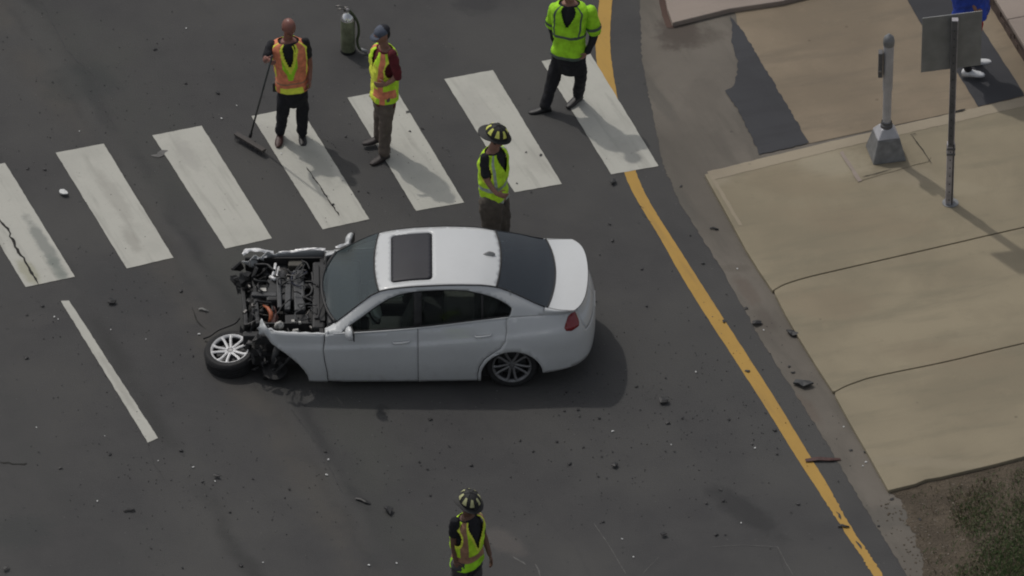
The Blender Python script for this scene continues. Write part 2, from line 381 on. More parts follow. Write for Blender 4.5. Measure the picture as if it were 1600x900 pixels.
# gutter apron (one sheet reaching away to the right)
gut = [(992,-500),(998,-100),(1000,0),(1002,60),(1003,90),(1010,133),(1018,170),(1027,213),(1038,263),(1047,282),(1061,315),(1092,365),(1129,424),(1170,496),(1188,530),(1222,583),(1260,642),(1296,700),(1332,762),(1366,817),(1402,874),(1440,935),(1520,1060),(1640,1250)]
gp = [p + Vector((random.uniform(-.012,.012), 0, 0)) for p in smoothline([G(*p) for p in gut], 12)]
far = [G(2600,1250), G(2600,-500)]
flat_poly('gutter', [p for p in gp] + far, .005, M['gutter'], None, px=False); tag(bpy.data.objects['gutter'], kind='structure')
# crossing paving beyond the ramp
x0 = flat_poly('crossing_pavement', [(1150,24),(1156,67),(1166,97),(1150,143),(1170,180),(1196,240),(1265,225),(1600,153),(2500,-40),(2500,-420),(900,-420),(1120,-20)], .010, M['crossing']); tag(x0, kind='structure')
p1 = [(1140,25),(1163,53),(1265,225),(1230,233),(1187,243),(1175,218),(1157,180),(1146,162),(1133,143),(1147,135),(1151,118),(1153,97),(1147,80),(1142,67),(1144,45)]
x1 = flat_poly('dark_paving_strip', p1, .015, M['dark_paving'], x0, jit=.012, sub=.05)
x2 = flat_poly('dark_paving_strip', [(1390,-50),(1417,0),(1436,34),(1493,110),(1528,168),(1600,151),(1598,144),(1564,92),(1536,48),(1505,0),(1470,-60)], .015, M['dark_paving'], x0, jit=.004, sub=.08)
# sidewalk of separate slabs
ZS = .05
side = empty('sidewalk'); tag(side, kind='structure')
def arc(pts, k=5): return [(p.x, p.y) for p in smoothline([Vector((x, y, 0)) for x, y in pts], k)]
e1 = [(1101,272),(1133,330),(1166,391),(1186,423),(1207,454)]; e2 = [(1207,454),(1228,493),(1248,527),(1275,571),(1301,611)]; e3 = [(1301,611),(1330,664),(1359,714),(1388,766)]
j1 = arc([(1210,453),(1222,446),(1238,440),(1262,433),(1300,424),(1350,412.5),(1400,401),(1500,378),(1600,355),(2200,220)]); j2 = arc([(1305,612),(1320,604),(1338,597),(1360,590),(1400,581),(1450,571),(1500,560),(1600,536),(2200,395)])
def off(pts, dx, dy): return [(x+dx, y+dy) for x, y in pts]
def gslab(pts, z1, m, name='slab'):
    return slab(name, pts, -.05, z1, m, side, zpx=z1, bevel=.008)
gslab(e1 + off(j1, 0, -.8) + [(2200,20),(1600,155),(1310,222)], ZS, M['walk'])
gslab(off(list(reversed(j1)), 0, .8) + [(1211,459)] + e2[1:] + off(j2, 0, -.8), ZS, M['walk'])
gslab(off(list(reversed(j2)), 0, .8) + [(1305,618)] + e3[1:] + [(1430,756),(1446,749),(1470,745),(1555,725),(1600,713),(2200,570)], ZS, M['walk'])
# paler trowelled border and the pads round the posts
def sheet(pts, z, m, name): 
    P = [G(x, y, z) for x, y in pts]; return flat_poly(name, P, z, m, side, px=False, jit=.006, sub=.08)
sheet([(1105,268),(1310,218),(1600,151),(1700,128),(1700,142),(1600,166),(1312,232),(1118,280),(1160,352),(1154,352)], ZS+.003, M['pale'], 'slab_border')
sheet([(1316,238),(1395,219),(1400,224),(1455,245),(1450,252),(1345,282)], ZS+.006, M['walk'], 'pad')
sheet([(1312,238),(1317,236),(1347,282),(1341,284)], ZS+.009, M['pink'], 'pad_edge')
for pts, w in (([(1347,278),(1375,271),(1392,266)], .014), ([(1424,212),(1441,235),(1455,256)], .016), ([(1422,212),(1431,210)], .04), ([(1488,178),(1508,172)], .05)):
    crack([(x, y+5) for x, y in pts], w, side, ZS+.015, 'crack', .2, 'joint')
# raised island slab at the top
isl = slab('island', [(1051,36),(1043,14),(1038,-12),(1041,-60),(1200,-90),(1420,-70),(1300,-18),(1222,2),(1140,14)], 0, .075, M['pink'], None, zpx=.07); tag(isl, kind='structure')
mesh_rust = sheet([(1036,-20),(1044,-2),(1056,30),(1053,44),(1042,44),(1034,24),(1030,0)], .009, M['rust'], 'rust_stain'); mesh_rust.parent = isl
crack([(1053,37),(1100,28),(1140,19),(1225,4),(1300,-12)], .05, isl, .019, 'rust', .25, 'dirt_line')
# low brick wall top right
kb = empty('low_wall'); tag(kb, kind='structure')
a, b, c, d = G(1700,262,0), G(1538,-4,0), G(1500,-66,0), G(1860,230,0)
dirn = (a-b).normalized(); nrm = Vector((-dirn.y, dirn.x, 0)); 
if nrm.x < 0: nrm = -nrm
M['brick'] = mat('wall_brick', (.085,.060,.050), .9, var=.35, scale=9)
L = (a-c).length + 1; nb = int(L/.25)
bme = None
for i in range(nb):
    for r in range(2):
        p = c + dirn*(.25*i + (.12 if r else 0)) + nrm*.06 + Vector((0,0,.055+.105*r))
        if bme is None:
            mb = MB(); mb.box((0,0,0), (.235,.11,.095)); o = mb.obj('brick', M['brick'], kb); bme = o.data
        else: o = link(bpy.data.objects.new('brick', bme), kb)
        o.location = p + nrm*random.uniform(-.006,.006); o.rotation_euler = (0,0,math.atan2(dirn.y, dirn.x)+random.uniform(-.02,.02))
q = [c+nrm*.03, c+nrm*1.2, a+nrm*1.2+dirn, a+nrm*.03+dirn]
slab('core', q, 0, .20, M['rust'], kb, px=False, bevel=0)
npie = int(L/.9)
for i in range(npie+1):
    s0 = c + dirn*(.9*i); s1 = c + dirn*(.9*i+.893)
    slab('coping', [s0-nrm*.015, s1-nrm*.015, s1+nrm*.36, s0+nrm*.36], .212, .275, M['pink'], kb, px=False, bevel=.01)
slab('paving', [c+nrm*.37, a+nrm*.37+dirn, a+nrm*3+dirn, c+nrm*3], .2, .262, M['pale'], kb, px=False, bevel=0)
# earth and grass bottom right
def earthmat():
    g = NG('earth'); n = g.noise(3, 6, .65); n2 = g.noise(30, 4, .7); v = g.voro(16)
    col = g.mix(g.ramp(n, .35, .65), (.075,.058,.040), (.110,.086,.060)); col = g.mix(g.math('MULTIPLY', g.ramp(n2, .5, .7), .6), col, (.050,.042,.028))
    g2 = g.math('MULTIPLY', g.ramp(v.outputs['Distance'], .1, .25, 1, 0), g.ramp(v.outputs['Color'], .6, .65)); col = g.mix(g.math('MULTIPLY', g2, .6), col, (.17,.15,.12))
    g.bump(g.math('ADD', n, n2), .9, .03); return g.done(col, .95)
ep = [(1392,768),(1440,757),(1500,742),(1600,719),(2200,575),(2200,1400),(1620,1400),(1520,1060),(1466,960),(1449,915),(1440,893),(1443,870),(1430,852),(1431,835),(1414,818),(1419,803),(1409,792),(1411,781),(1396,774)]
ea = flat_poly('earth', ep, .010, earthmat(), None, jit=.022, sub=.035); tag(ea, kind='structure')
gc = [mat('grass_a', (.066,.112,.034), .8), mat('grass_b', (.10,.145,.052), .8), mat('grass_c', (.16,.135,.075), .85)]
gv = []; gf = []; gm = []
rg = random.Random(3)
for i in range(42000):
    px = rg.uniform(1405, 1700); py = rg.uniform(735, 990)
    lim = 743 + (1500-px)*.235                   # slab edge
    if py < lim+5: continue
    dens = min(1, max(0, ((px-1490)*.8 + (py-790)*.45)/110)); 
    p = G(px, py); nn = noise.noise(Vector((p.x*1.6, p.y*1.6, 0)))
    if px < 1424 + max(0,(py-812))*.25 and rg.random() > .02: continue
    if rg.random() > dens*1.1 + nn*.9 - .2 and rg.random() > .035: continue
    a = rg.uniform(0, 6.28); h = rg.uniform(.015, .05); w_ = rg.uniform(.003, .006); lean = Vector((math.cos(a), math.sin(a), 0))*h*rg.uniform(.2, 1.2)
    s = Vector((-math.sin(a), math.cos(a), 0))*w_; k = len(gv); b0 = Vector((p.x, p.y, .010))
    gv += [b0-s, b0+s, b0+lean*.45+Vector((0,0,h*.7))+s*.7, b0+lean+Vector((0,0,h))]
    gf += [(k,k+1,k+2),(k,k+2,k+3)]; r = rg.random(); mi = 2 if r < .14+max(0,.5-dens) else (1 if r < .55 else 0); gm += [mi, mi]
gr = mesh('grass', gv, gf, gc, None, False, gm); tag(gr, 'short dark green grass thinning into bare earth below the sidewalk corner', 'grass', kind='stuff')
# pebbles on the earth
mb = MB()
for i in range(420):
    px = rg.uniform(1395, 1640); py = rg.uniform(735, 940)
    if py < 752 + (1500-px)*.235: continue
    if px < 1415 + (py-780)*.3: continue
    p = G(px, py, .012); r = rg.uniform(.006, .016); mb.ell(p, (r, r*rg.uniform(.6,1), r*.6), n=5, m=4)
pb = mb.obj('gravel', mat('gravel', (.21,.18,.14), .9, var=.4, scale=12)); tag(pb, 'small pale stones lying in the bare earth', 'gravel', kind='stuff')

mb = MB()
for i in range(120):
    t = rg.random(); base = ((1395,776),(1414,800),(1418,820),(1432,860),(1446,905))[min(4, int(t*5))]; px = base[0]+rg.gauss(-6, 16); py = base[1]+rg.gauss(0, 14)
    if py < 775 + (1392-px)*.2: continue
    p = G(px, py, .007); r = rg.uniform(.006, .02); mb.ell(p, (r, r*rg.uniform(.5,1), r*.3), rotz(rg.uniform(0,3)), n=5, m=3)
o = mb.obj('loose_earth', earthmat()); tag(o, 'loose crumbs of soil washed out onto the concrete gutter', 'soil', kind='stuff')


for pts, w in (([(1000,320),(1006,326)], .05), ([(1003,333),(1009,340)], .05), ([(1014,344),(1018,348)], .03), ([(1308,800),(1314,812)], .04), ([(1338,846),(1346,858)], .03)):
    crack(pts, w, road, .0075, 'tar', .5, 'worn_spot')
# ================================================================ THE CRASHED CAR
def carpaint():
    g = NG('car_paint'); n = g.noise(1.2, 3); n2 = g.noise(9, 5, .7); z = g.xyz()[2]
    col = g.mix(g.ramp(n, .3, .7), (.54,.555,.56), (.58,.595,.60))
    d = g.math('MULTIPLY', g.ramp(n2, .45, .8), g.ramp(z, .05, .5, .45, .06)); col = g.mix(d, col, (.30,.28,.25))
    g.b.inputs['Coat Weight'].default_value = .6; g.b.inputs['Coat Roughness'].default_value = .06
    return g.done(col, .38)
M['car'] = carpaint()
M['black'] = mat('black_plastic', (.014,.014,.015), .55, var=.3, scale=14)
M['black2'] = mat('dark_plastic', (.028,.029,.031), .6, var=.35, scale=18)
M['engine_grey'] = mat('engine_grey', (.046,.048,.051), .5, var=.3, scale=10, bump=.3)
M['rubber'] = mat('rubber', (.013,.013,.014), .75, var=.35, scale=25, bump=.2, bscale=40)
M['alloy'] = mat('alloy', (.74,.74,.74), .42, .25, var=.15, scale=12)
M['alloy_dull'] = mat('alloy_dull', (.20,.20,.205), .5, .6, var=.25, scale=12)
M['steel'] = mat('steel', (.22,.21,.20), .45, .8, var=.35, scale=30, bump=.3)
M['chrome_tear'] = mat('bare_metal', (.78,.78,.78), .35, .15, var=.2, scale=20, bump=.2, bscale=30)
M['orange'] = mat('orange_plastic', (.36,.105,.045), .5, var=.3, scale=20)
M['redbrown'] = mat('red_brown', (.055,.018,.014), .6, var=.3, scale=20)
M['beige'] = mat('beige_plastic', (.075,.07,.058), .6, var=.25, scale=15)
M['lightpart'] = mat('pale_plastic', (.45,.44,.41), .5, var=.35, scale=30)
M['tail'] = mat('tail_red', (.22,.010,.016), .25, coat=.5, spec=.5)
M['seat'] = mat('seat_leather', (.10,.095,.09), .6, var=.15)
M['airbag'] = mat('airbag', (.66,.69,.67), .8, bump=.4, bscale=20)
def glass(name, tint, mixf, col=(.03,.035,.04)):
    g = NG(name); nt = g.t; out = nt.nodes['Material Output']
    g.b.inputs['Base Color'].default_value = (*col, 1); g.b.inputs['Roughness'].default_value = .08
    g.b.inputs['Coat Weight'].default_value = .3
    tr = nt.nodes.new('ShaderNodeBsdfTransparent'); tr.inputs[0].default_value = (*tint, 1)
    mx = nt.nodes.new('ShaderNodeMixShader'); mx.inputs[0].default_value = mixf
    nt.links.new(g.b.outputs[0], mx.inputs[1]); nt.links.new(tr.outputs[0], mx.inputs[2]); nt.links.new(mx.outputs[0], out.inputs[0]); return g.m
M['glass'] = glass('side_glass', (.82,.86,.84), .88, (.008,.009,.011))
M['screen'] = glass('screen_glass', (.66,.76,.76), .45, (.048,.070,.077))
M['rear_screen'] = glass('rear_screen_glass', (.25,.3,.33), .35, (.032,.041,.052))
M['sunroof'] = mat('sunroof_glass', (.030,.030,.036), .45, spec=.25, var=.1, scale=2)

CY = -1.15
car = empty('car', (800/PXM - 800/PXM - 3.52, CY, 0), R(.6))
tag(car, 'white four door sedan with its bonnet and front bumper torn off', 'car')

ctr = [(.30,.70),(.50,.79),(.76,.845),(1.1,.872),(1.33,.882),(2.2,.893),(3.0,.893),(3.5,.885),(3.9,.865),(4.08,.835),(4.22,.785),(4.33,.71),(4.42,.58),(4.47,.40),(4.495,.2),(4.502,0)]
cl = smoothline([Vector((x, y, 0)) for x, y in ctr], 16)
arcs = [0]
for i in range(1, len(cl)): arcs.append(arcs[-1] + (cl[i]-cl[i-1]).length)
i39 = min(range(len(cl)), key=lambda i: abs(cl[i].x-3.9)); a39 = arcs[i39]; SEND = 3.9 + arcs[-1]-a39
sx = [p.x if i <= i39 else 3.9 + arcs[i]-a39 for i, p in enumerate(cl)]
def contour(s):
    s = max(sx[0], min(sx[-1], s)); i = int(np.searchsorted(sx, s)) ; i = max(1, min(len(sx)-1, i))
    t = (s-sx[i-1])/(sx[i]-sx[i-1]); p = cl[i-1].lerp(cl[i], t); d = (cl[i]-cl[i-1]).normalized()
    j = min(len(cl)-1, i+1); d2 = (cl[j]-cl[max(0,i-2)]).normalized()
    return p, Vector((-d2.y, d2.x, 0))          # outward normal (y positive side)
zb = interp([(1.2,.785),(1.3,.79),(1.5,.80),(2.3,.853),(3.2,.94),(3.5,.965),(3.9,.975),(4.2,.965),(4.5,.955),(4.8,.97),(SEND,.98)])
zbot = interp([(.3,.3),(.5,.25),(1.1,.095),(2.3,.105),(3.15,.115),(3.9,.225),(4.2,.25),(4.5,.27),(SEND,.28)])
zc = interp([(.4,.60),(1.3,.625),(2.29,.665),(3.2,.735),(3.9,.80),(4.2,.83),(4.4,.84),(SEND,.84)])
zE = interp([(1.2,.79),(1.3,.80),(1.43,.87),(1.7,1.08),(1.94,1.235),(2.1,1.275),(2.4,1.31),(2.8,1.325),(3.1,1.315),(3.33,1.275),(3.6,1.185),(3.93,1.055),(4.1,1.035),(4.27,1.03),(4.42,1.025)])
yE = interp([(1.2,.73),(1.3,.715),(1.43,.69),(1.7,.63),(1.94,.58),(2.4,.585),(3.0,.578),(3.33,.56),(3.6,.61),(3.93,.68),(4.1,.71),(4.27,.715),(4.42,.70)])
cr = interp([(1.2,.12),(1.3,.10),(1.6,.05),(1.94,.018),(2.4,.028),(3.1,.035),(3.35,.045),(3.7,.045),(4.0,.035),(4.2,.045),(4.42,.06)])
WC = (3.51, .21)
def skirt(s, z, side=-1, off=0):
    p, n = contour(s); c = zc(s); b = zbot(s)
    t = 0
    if z > .58: t += .80*(z-.58)**2
    if z > c: t += .019*(1-math.exp(-(z-c)/.016))
    else: t += .012*math.exp(-(c-z)/.07) - .012
    if z < .46: t += .42*(.46-z)**2
    r = math.hypot(s-WC[0], z-WC[1])
    if r < .47: t -= .018*(1-max(0, r-.37)/.10)**2
    q = p + n*(off-t); return Vector((q.x, side*abs(q.y) if s < SEND-1e-6 else 0, z))
def T(x, u, off=0): return Vector((x, u*yE(x), zE(x) + cr(x)*(1-u*u) + off))
def gh(x, z, side=-1, off=0):
    b = zb(x); e = zE(x); k = 0 if e-b < 1e-4 else max(0, min(1, (z-b)/(e-b)))
    yb = abs(skirt(x, b).y)
    kk = k**.92
    return Vector((x, side*(yb + (yE(x)-yb)*kk + .028*math.sin(math.pi*k)*min(1,(e-b)/.3) + off), z))
def pip(p, poly):
    x, y = p; c = False; n = len(poly)
    for i in range(n):
        x1, y1 = poly[i]; x2, y2 = poly[i-1]
        if (y1 > y) != (y2 > y) and x < (x2-x1)*(y-y1)/(y2-y1)+x1: c = not c
    return c
def dens(poly, h):
    out = []; n = len(poly)
    for i in range(n):
        a = poly[i]; b = poly[(i+1) % n]; m = max(1, int(math.ceil(math.hypot(b[0]-a[0], b[1]-a[1])/h)))
        for k in range(m): out.append((a[0]+(b[0]-a[0])*k/m, a[1]+(b[1]-a[1])*k/m))
    return out
def region(name, poly, fn, m, parent, holes=(), h=.045, thick=.012, smooth=True, crease=False):
    P = dens(poly, h); H = [dens(q, h) for q in holes]; vs = [Vector(p) for p in P]; ed = [(i, (i+1) % len(P)) for i in range(len(P))]
    for q in H:
        k = len(vs); vs += [Vector(p) for p in q]; ed += [(k+i, k+(i+1) % len(q)) for i in range(len(q))]
    allb = list(vs)
    x0, x1 = min(p[0] for p in P), max(p[0] for p in P); y0, y1 = min(p[1] for p in P), max(p[1] for p in P)
    nx, ny = int((x1-x0)/h)+1, int((y1-y0)/h)+1
    ab = np.array([tuple(v) for v in allb])
    for i in range(nx+1):
        for j in range(ny+1):
            q = (x0+(i+.5*(j%2))*h, y0+j*h)
            if pip(q, P) and not any(pip(q, r) for r in H) and np.min(np.hypot(ab[:,0]-q[0], ab[:,1]-q[1])) > h*.45: vs.append(Vector(q))
    if crease:
        n = int((x1-x0)/.03)
        for dz in (0, .012, .03, -.03):
            for i in range(1, n):
                s = x0+(x1-x0)*i/n; q = (s, zc(s)+dz)
                if pip(q, P) and np.min(np.hypot(ab[:,0]-q[0], ab[:,1]-q[1])) > .012: vs.append(Vector(q))
    V, E, F, *_ = delaunay_2d_cdt(vs, ed, [], 0, 1e-6)
    F = [f for f in F if (lambda c: pip(c, P) and not any(pip(c, r) for r in H))((sum(V[i].x for i in f)/len(f), sum(V[i].y for i in f)/len(f)))]
    W = [fn(v.x, v.y) for v in V]
    # outward winding test against the car's axis
    f = F[len(F)//2]; nrm = (W[f[1]]-W[f[0]]).cross(W[f[2]]-W[f[0]]); cen = W[f[0]] - Vector((2.4, 0, .3))
    cen.x *= .3
    if nrm.dot(cen) < 0: F = [tuple(reversed(f)) for f in F]
    o = mesh(name, W, F, m, parent, smooth)
    if thick:
        s = o.modifiers.new('thickness', 'SOLIDIFY'); s.thickness = thick; s.offset = -1
    return o
def line(f, a, b, n=12): return [f(a+(b-a)*i/n) for i in range(n+1)]
def topline(x0, x1, n=16, d=0): return [(x0+(x1-x0)*i/n, zb(x0+(x1-x0)*i/n)-d) for i in range(n+1)]
def botline(x0, x1, n=8): return [(x0+(x1-x0)*i/n, zbot(x0+(x1-x0)*i/n)) for i in range(n+1)]
gap = .003
DLO = [(1.50,.815),(1.62,.90),(1.74,.98),(1.85,1.055),(1.95,1.12),(2.05,1.175),(2.17,1.222),(2.29,1.25),(2.44,1.268),(2.62,1.278),(2.80,1.28),(2.98,1.27),(3.14,1.235),(3.27,1.195),(3.38,1.15),(3.46,1.11),(3.505,1.075),(3.51,1.05),(3.495,1.0),(3.475,.972)]
DLO = DLO + [(x, zb(x)+.008) for x in (3.3,3.1,2.9,2.7,2.5,2.3,2.1,1.9,1.7)]
RA = .37
def arch(a0, a1, n=18, r=RA): return [(WC[0]+r*math.cos(R(a0+(a1-a0)*i/n)), WC[1]+r*math.sin(R(a0+(a1-a0)*i/n))) for i in range(n+1)]
for sd_ in (-1, 1):
    S = lambda s, z, sd_=sd_: skirt(s, z, sd_)
    # front door, rear door
    fd = [(1.335,.115)] + botline(1.335, 2.40-gap, 6)[1:] + [(2.40-gap, zb(2.4))] + list(reversed(topline(1.30, 2.40-gap, 10)))[1:] + [(1.30,.72),(1.285,.60),(1.30,.45),(1.33,.25)]
    fdoor = region('front_door', fd, S, M['car'], car, crease=True)
    rb = [(2.40+gap,.10)] + botline(2.40+gap, 3.10, 6)[1:] + [(3.10,.24),(3.12,.36),(3.18,.47),(3.277,.556),(3.366,.614),(3.427,.70),(3.446,.80),(3.446,zb(3.44))] + list(reversed(topline(2.40+gap, 3.446, 10)))[1:]
    rdoor = region('rear_door', rb, S, M['car'], car, crease=True)
    # quarter panel with wheel arch, rear bumper round to the centre
    qp = [(3.45,zb(3.45)),(3.45,.80),(3.43,.70),(3.37,.61),(3.28,.55)] + [p for p in arch(113, 4, 14) if p[0] > 3.30] + [(3.90,.235)] + botline(3.92, SEND, 12) + [(SEND,.72),(4.55,.70),(4.46,.70),(4.425,.80),(4.445,zb(4.44))] + list(reversed(topline(3.45, 4.445, 10)))[1:]
    qp2 = [(3.108,zbot(3.1)),(3.14,zbot(3.14)),(3.142,.23)] + [p for p in arch(176, 112, 10)] + [(3.285,.553),(3.185,.462),(3.13,.36),(3.108,.24)]
    region('quarter_panel', qp, S, M['car'], car, crease=True); region('arch_edge', qp2, S, M['car'], car, crease=True)
    tp = topline(4.449, SEND, 8) + [(SEND,.724),(4.55,.704),(4.464,.704),(4.430,.80)]
    region('boot_face', tp, S, M['car'], car, crease=True)
    region('tail_light', [(4.15,.825),(4.17,.79),(4.24,.775),(4.36,.80),(4.40,.86),(4.40,zb(4.4)-.012),(4.31,zb(4.3)-.012),(4.24,.93)], lambda s, z, sd_=sd_: skirt(s, z, sd_, .006), M['tail'], car, thick=.02)
    # greenhouse frame (pillars, roof side) with the window opening
    top = [(x, zE(x)) for x in (1.30,1.36,1.43,1.55,1.70,1.82,1.94,2.02,2.1,2.25,2.4,2.6,2.8,3.0,3.1,3.2,3.33,3.45,3.6,3.75,3.9)]
    gp_ = topline(1.30, 3.9, 30) + list(reversed(top))
    region('side_frame', gp_, lambda x, z, sd_=sd_: gh(x, z, sd_), M['car'], car, holes=[DLO], h=.028)
    def shr(poly, d):
        n = len(poly); out = []
        for i in range(n):
            a, b, c = Vector(poly[i-1]), Vector(poly[i]), Vector(poly[(i+1) % n]); t = (c-a).normalized(); nn = Vector((t.y, -t.x))
            q = b + nn*d
            if not pip(q, poly): q = b - nn*d
            out.append(tuple(q))
        return out
    inner = shr(DLO, .013)
    region('window_trim', DLO, lambda x, z, sd_=sd_: gh(x, z, sd_, -.006), M['black'], car, holes=[inner], h=.05, thick=.01)
    def clip(poly, xa, xb):
        def cut(P, xk, keep):
            out = []
            for i in range(len(P)):
                a, b = P[i-1], P[i]; ia, ib = keep(a[0]), keep(b[0])
                if ia != ib: t = (xk-a[0])/(b[0]-a[0]); out.append((xk, a[1]+(b[1]-a[1])*t))
                if ib: out.append(b)
            return out
        return cut(cut(poly, xa, lambda x: x >= xa), xb, lambda x: x <= xb)
    for nm, xa, xb, par in (('front_window', 1.4, 2.355, fdoor), ('rear_window', 2.445, 3.15, rdoor), ('quarter_window', 3.175, 3.6, car)):
        region(nm, clip(inner, xa, xb), lambda x, z, sd_=sd_: gh(x, z, sd_, -.012), M['glass'], par, h=.06, thick=.004)
    for xa, xb in ((2.352, 2.448), (3.148, 3.178)):
        region('pillar', clip(inner, xa, xb), lambda x, z, sd_=sd_: gh(x, z, sd_, -.008), M['black'], car, h=.05, thick=.02)
    # handles
    for hx, par in ((2.20, fdoor), (3.17, rdoor)):
        mb = MB(); P = [skirt(hx+dx, zc(hx)+.045+dx*.1, sd_, o_) for dx, o_ in ((-.10,.004),(-.085,.028),(0,.036),(.085,.028),(.10,.004))]
        mb.tube(P, [(.016,.010)]*5, 8); mb.obj('handle', M['car'], par, auto=50)
    # shoulder strip from C-pillar round to the boot edge
    A = []; B = []; n = 26
    xs_side = [3.9+(4.23-3.9)*i/8 for i in range(9)]
    us = [1-i/14 for i in range(1, 15)]
    Bp = [T(x, 1) for x in xs_side] + [T(4.42-.09*u*u-.10*abs(u)**7, u) for u in us]
    lenB = [0]
    for i in range(1, len(Bp)): lenB.append(lenB[-1]+(Bp[i]-Bp[i-1]).length)
    A = []
    for i, q in enumerate(Bp):
        # matching skirt point: nearest in plan direction
        s = xs_side[i] if i < 6 else None
        if s is None:
            f = (lenB[i]-lenB[5])/(lenB[-1]-lenB[5]); s = xs_side[5] + f*(SEND-xs_side[5])
        A.append(s)
    vs = []; fs = []; K = 6
    for i in range(len(Bp)):
        a = skirt(A[i], zb(A[i]), sd_); b = Vector((Bp[i].x, sd_*Bp[i].y, Bp[i].z))
        if i == len(Bp)-1: a.y = 0; b.y = 0
        p, nn = contour(A[i]); nn = Vector((nn.x, sd_*abs(nn.y), 0))
        for k in range(K+1):
            t = k/K; q = a.lerp(b, t) + (nn*.7+Vector((0,0,.8)))*.022*math.sin(math.pi*t); vs.append(q)
    for i in range(len(Bp)-1):
        for k in range(K):
            f = (i*(K+1)+k, (i+1)*(K+1)+k, (i+1)*(K+1)+k+1, i*(K+1)+k+1); fs.append(f if sd_ > 0 else tuple(reversed(f)))
    mesh('shoulder', vs, [tuple(reversed(f)) for f in fs], M['car'], car, True)
# top surfaces
def patch(name, x0, x1, m, nu=24, nv=14, off=0, par=None, u0=-1, u1=1):
    vs = []; fs = []
    for j in range(nv+1):
        for i in range(nu+1):
            u = u0+(u1-u0)*i/nu; xa, xb = x0(u), x1(u); vs.append(T(xa+(xb-xa)*j/nv, u, off))
    for j in range(nv):
        for i in range(nu):
            a = j*(nu+1)+i; fs.append((a, a+nu+1, a+nu+2, a+1))
    fs = [tuple(reversed(f)) for f in fs]
    return mesh(name, vs, fs, m, par or car, True)
wb = lambda u: 1.26+.17*u*u; wt = lambda u: 1.885+.055*u*u
rt = lambda u: 3.39-.06*u*u; rbm = lambda u: 4.035-.105*u*u; te = lambda u: 4.42-.09*u*u-.10*abs(u)**7
patch('windscreen', lambda u: wb(u)+.01, lambda u: wt(u)-.01, M['screen'], off=.002)
patch('rear_windscreen', lambda u: rt(u)+.01, lambda u: rbm(u)-.01, M['rear_screen'], off=.002)
def rrect(x0, x1, y0, y1, r, n=5):
    out = []
    for cx, cy, a in ((x1-r,y1-r,0),(x0+r,y1-r,90),(x0+r,y0+r,180),(x1-r,y0+r,270)):
        for i in range(n+1): t = R(a+90*i/n); out.append((cx+r*math.cos(t), cy+r*math.sin(t)))
    return out
ysc = .585
TY = lambda x, y: T(x, max(-1, min(1, y/yE(x))))
roofp = [(wt(u), u*yE(wt(u))) for u in [-1+i/10 for i in range(21)]] + [(x, yE(x)) for x in (2.1,2.3,2.5,2.7,2.9,3.1,3.25)] + [(rt(u), u*yE(rt(u))) for u in [1-i/10 for i in range(21)]] + [(x, -yE(x)) for x in (3.25,3.1,2.9,2.7,2.5,2.3,2.1)]
sun_o = rrect(2.085, 2.575, -.475, .455, .05); sun_i = rrect(2.098, 2.562, -.462, .442, .045)
roof = region('roof', roofp, TY, M['car'], car, holes=[sun_o], h=.05, thick=.02)
region('sunroof', sun_i, lambda x, y: TY(x, y)+Vector((0,0,.003)), M['sunroof'], car, h=.04, thick=.01)
region('sunroof_seal', rrect(2.082, 2.578, -.478, .443, .05), lambda x, y: TY(x, y)-Vector((0,0,.012)), M['black'], car, h=.05, thick=.01)
patch('boot_lid', lambda u: rbm(u)+.008, te, M['car'], nu=24, nv=10)
# seals: roof ditches, round both screens, boot gap
def tline(pts, r=.007): return smoothline(pts, 3), r
for pts, r in (([T(x, -1, .002) for x in np.linspace(1.42, 3.9, 24)], .008), ([T(x, 1, .002) for x in np.linspace(1.42, 3.9, 24)], .008)):
    mb = MB(); mb.tube(pts, r, 6); mb.obj('roof_seal', M['black'], car, True)
for f, x_ in ((wb,0),(wt,0),(rt,0),(rbm,0)):
    mb = MB(); mb.tube([T(f(u), u, .001) for u in np.linspace(-1, 1, 24)], .010 if f is not wb else .02, 6); mb.obj('screen_seal', M['black'], car, True)
for sd_ in (-1,1):
    mb = MB(); mb.tube([T(x, sd_*(1-.012), .001) for x in np.linspace(3.95, 4.24, 10)], .0035, 5); mb.obj('boot_gap', M['black'], car, True)
mb = MB(); mb.tube([T(te(u)+.004, u, -.003) for u in np.linspace(-.96, .96, 20)], .004, 5); mb.obj('boot_gap', M['black'], car, True)
# antenna fin
mb = MB(); mb.ell((0,0,0), (.085,.026,.05), n=12, m=8, f=lambda q: Vector((q.x, q.y*(1-.5*max(0,q.z)/.05), max(-.01,q.z)*(1.0 if q.x > 0 else max(.05, 1+q.x/.085)))))
o = mb.obj('antenna_fin', mat('fin_grey', (.30,.30,.295), .5), car, True); o.location = T(3.24, 0) + Vector((0,0,.0))
# mirrors
for sd_ in (-1, 1):
    mb = MB(); rt_ = Matrix.Rotation(R(-12*sd_), 3, 'Z')
    mb.ell((0,0,0), (.062,.105,.082), rt_, n=14, m=9, f=lambda q: Vector((q.x*(1.0 if q.x < 0 else .55), q.y, q.z)))
    o = mb.obj('mirror', M['car'], car, True); o.location = (1.60, sd_*.925, .875)
    mb = MB(); mb.box((.030,0,0), (.012,.17,.125), rt_); g_ = mb.obj('mirror_glass', M['black'], o, bevel=.01)
    mb = MB(); mb.tube([(-.005,-sd_*.15,-.05),(0,-sd_*.06,-.03)], [(.02,.03),(.018,.03)], 8); mb.obj('mirror_arm', M['black'], o, True)
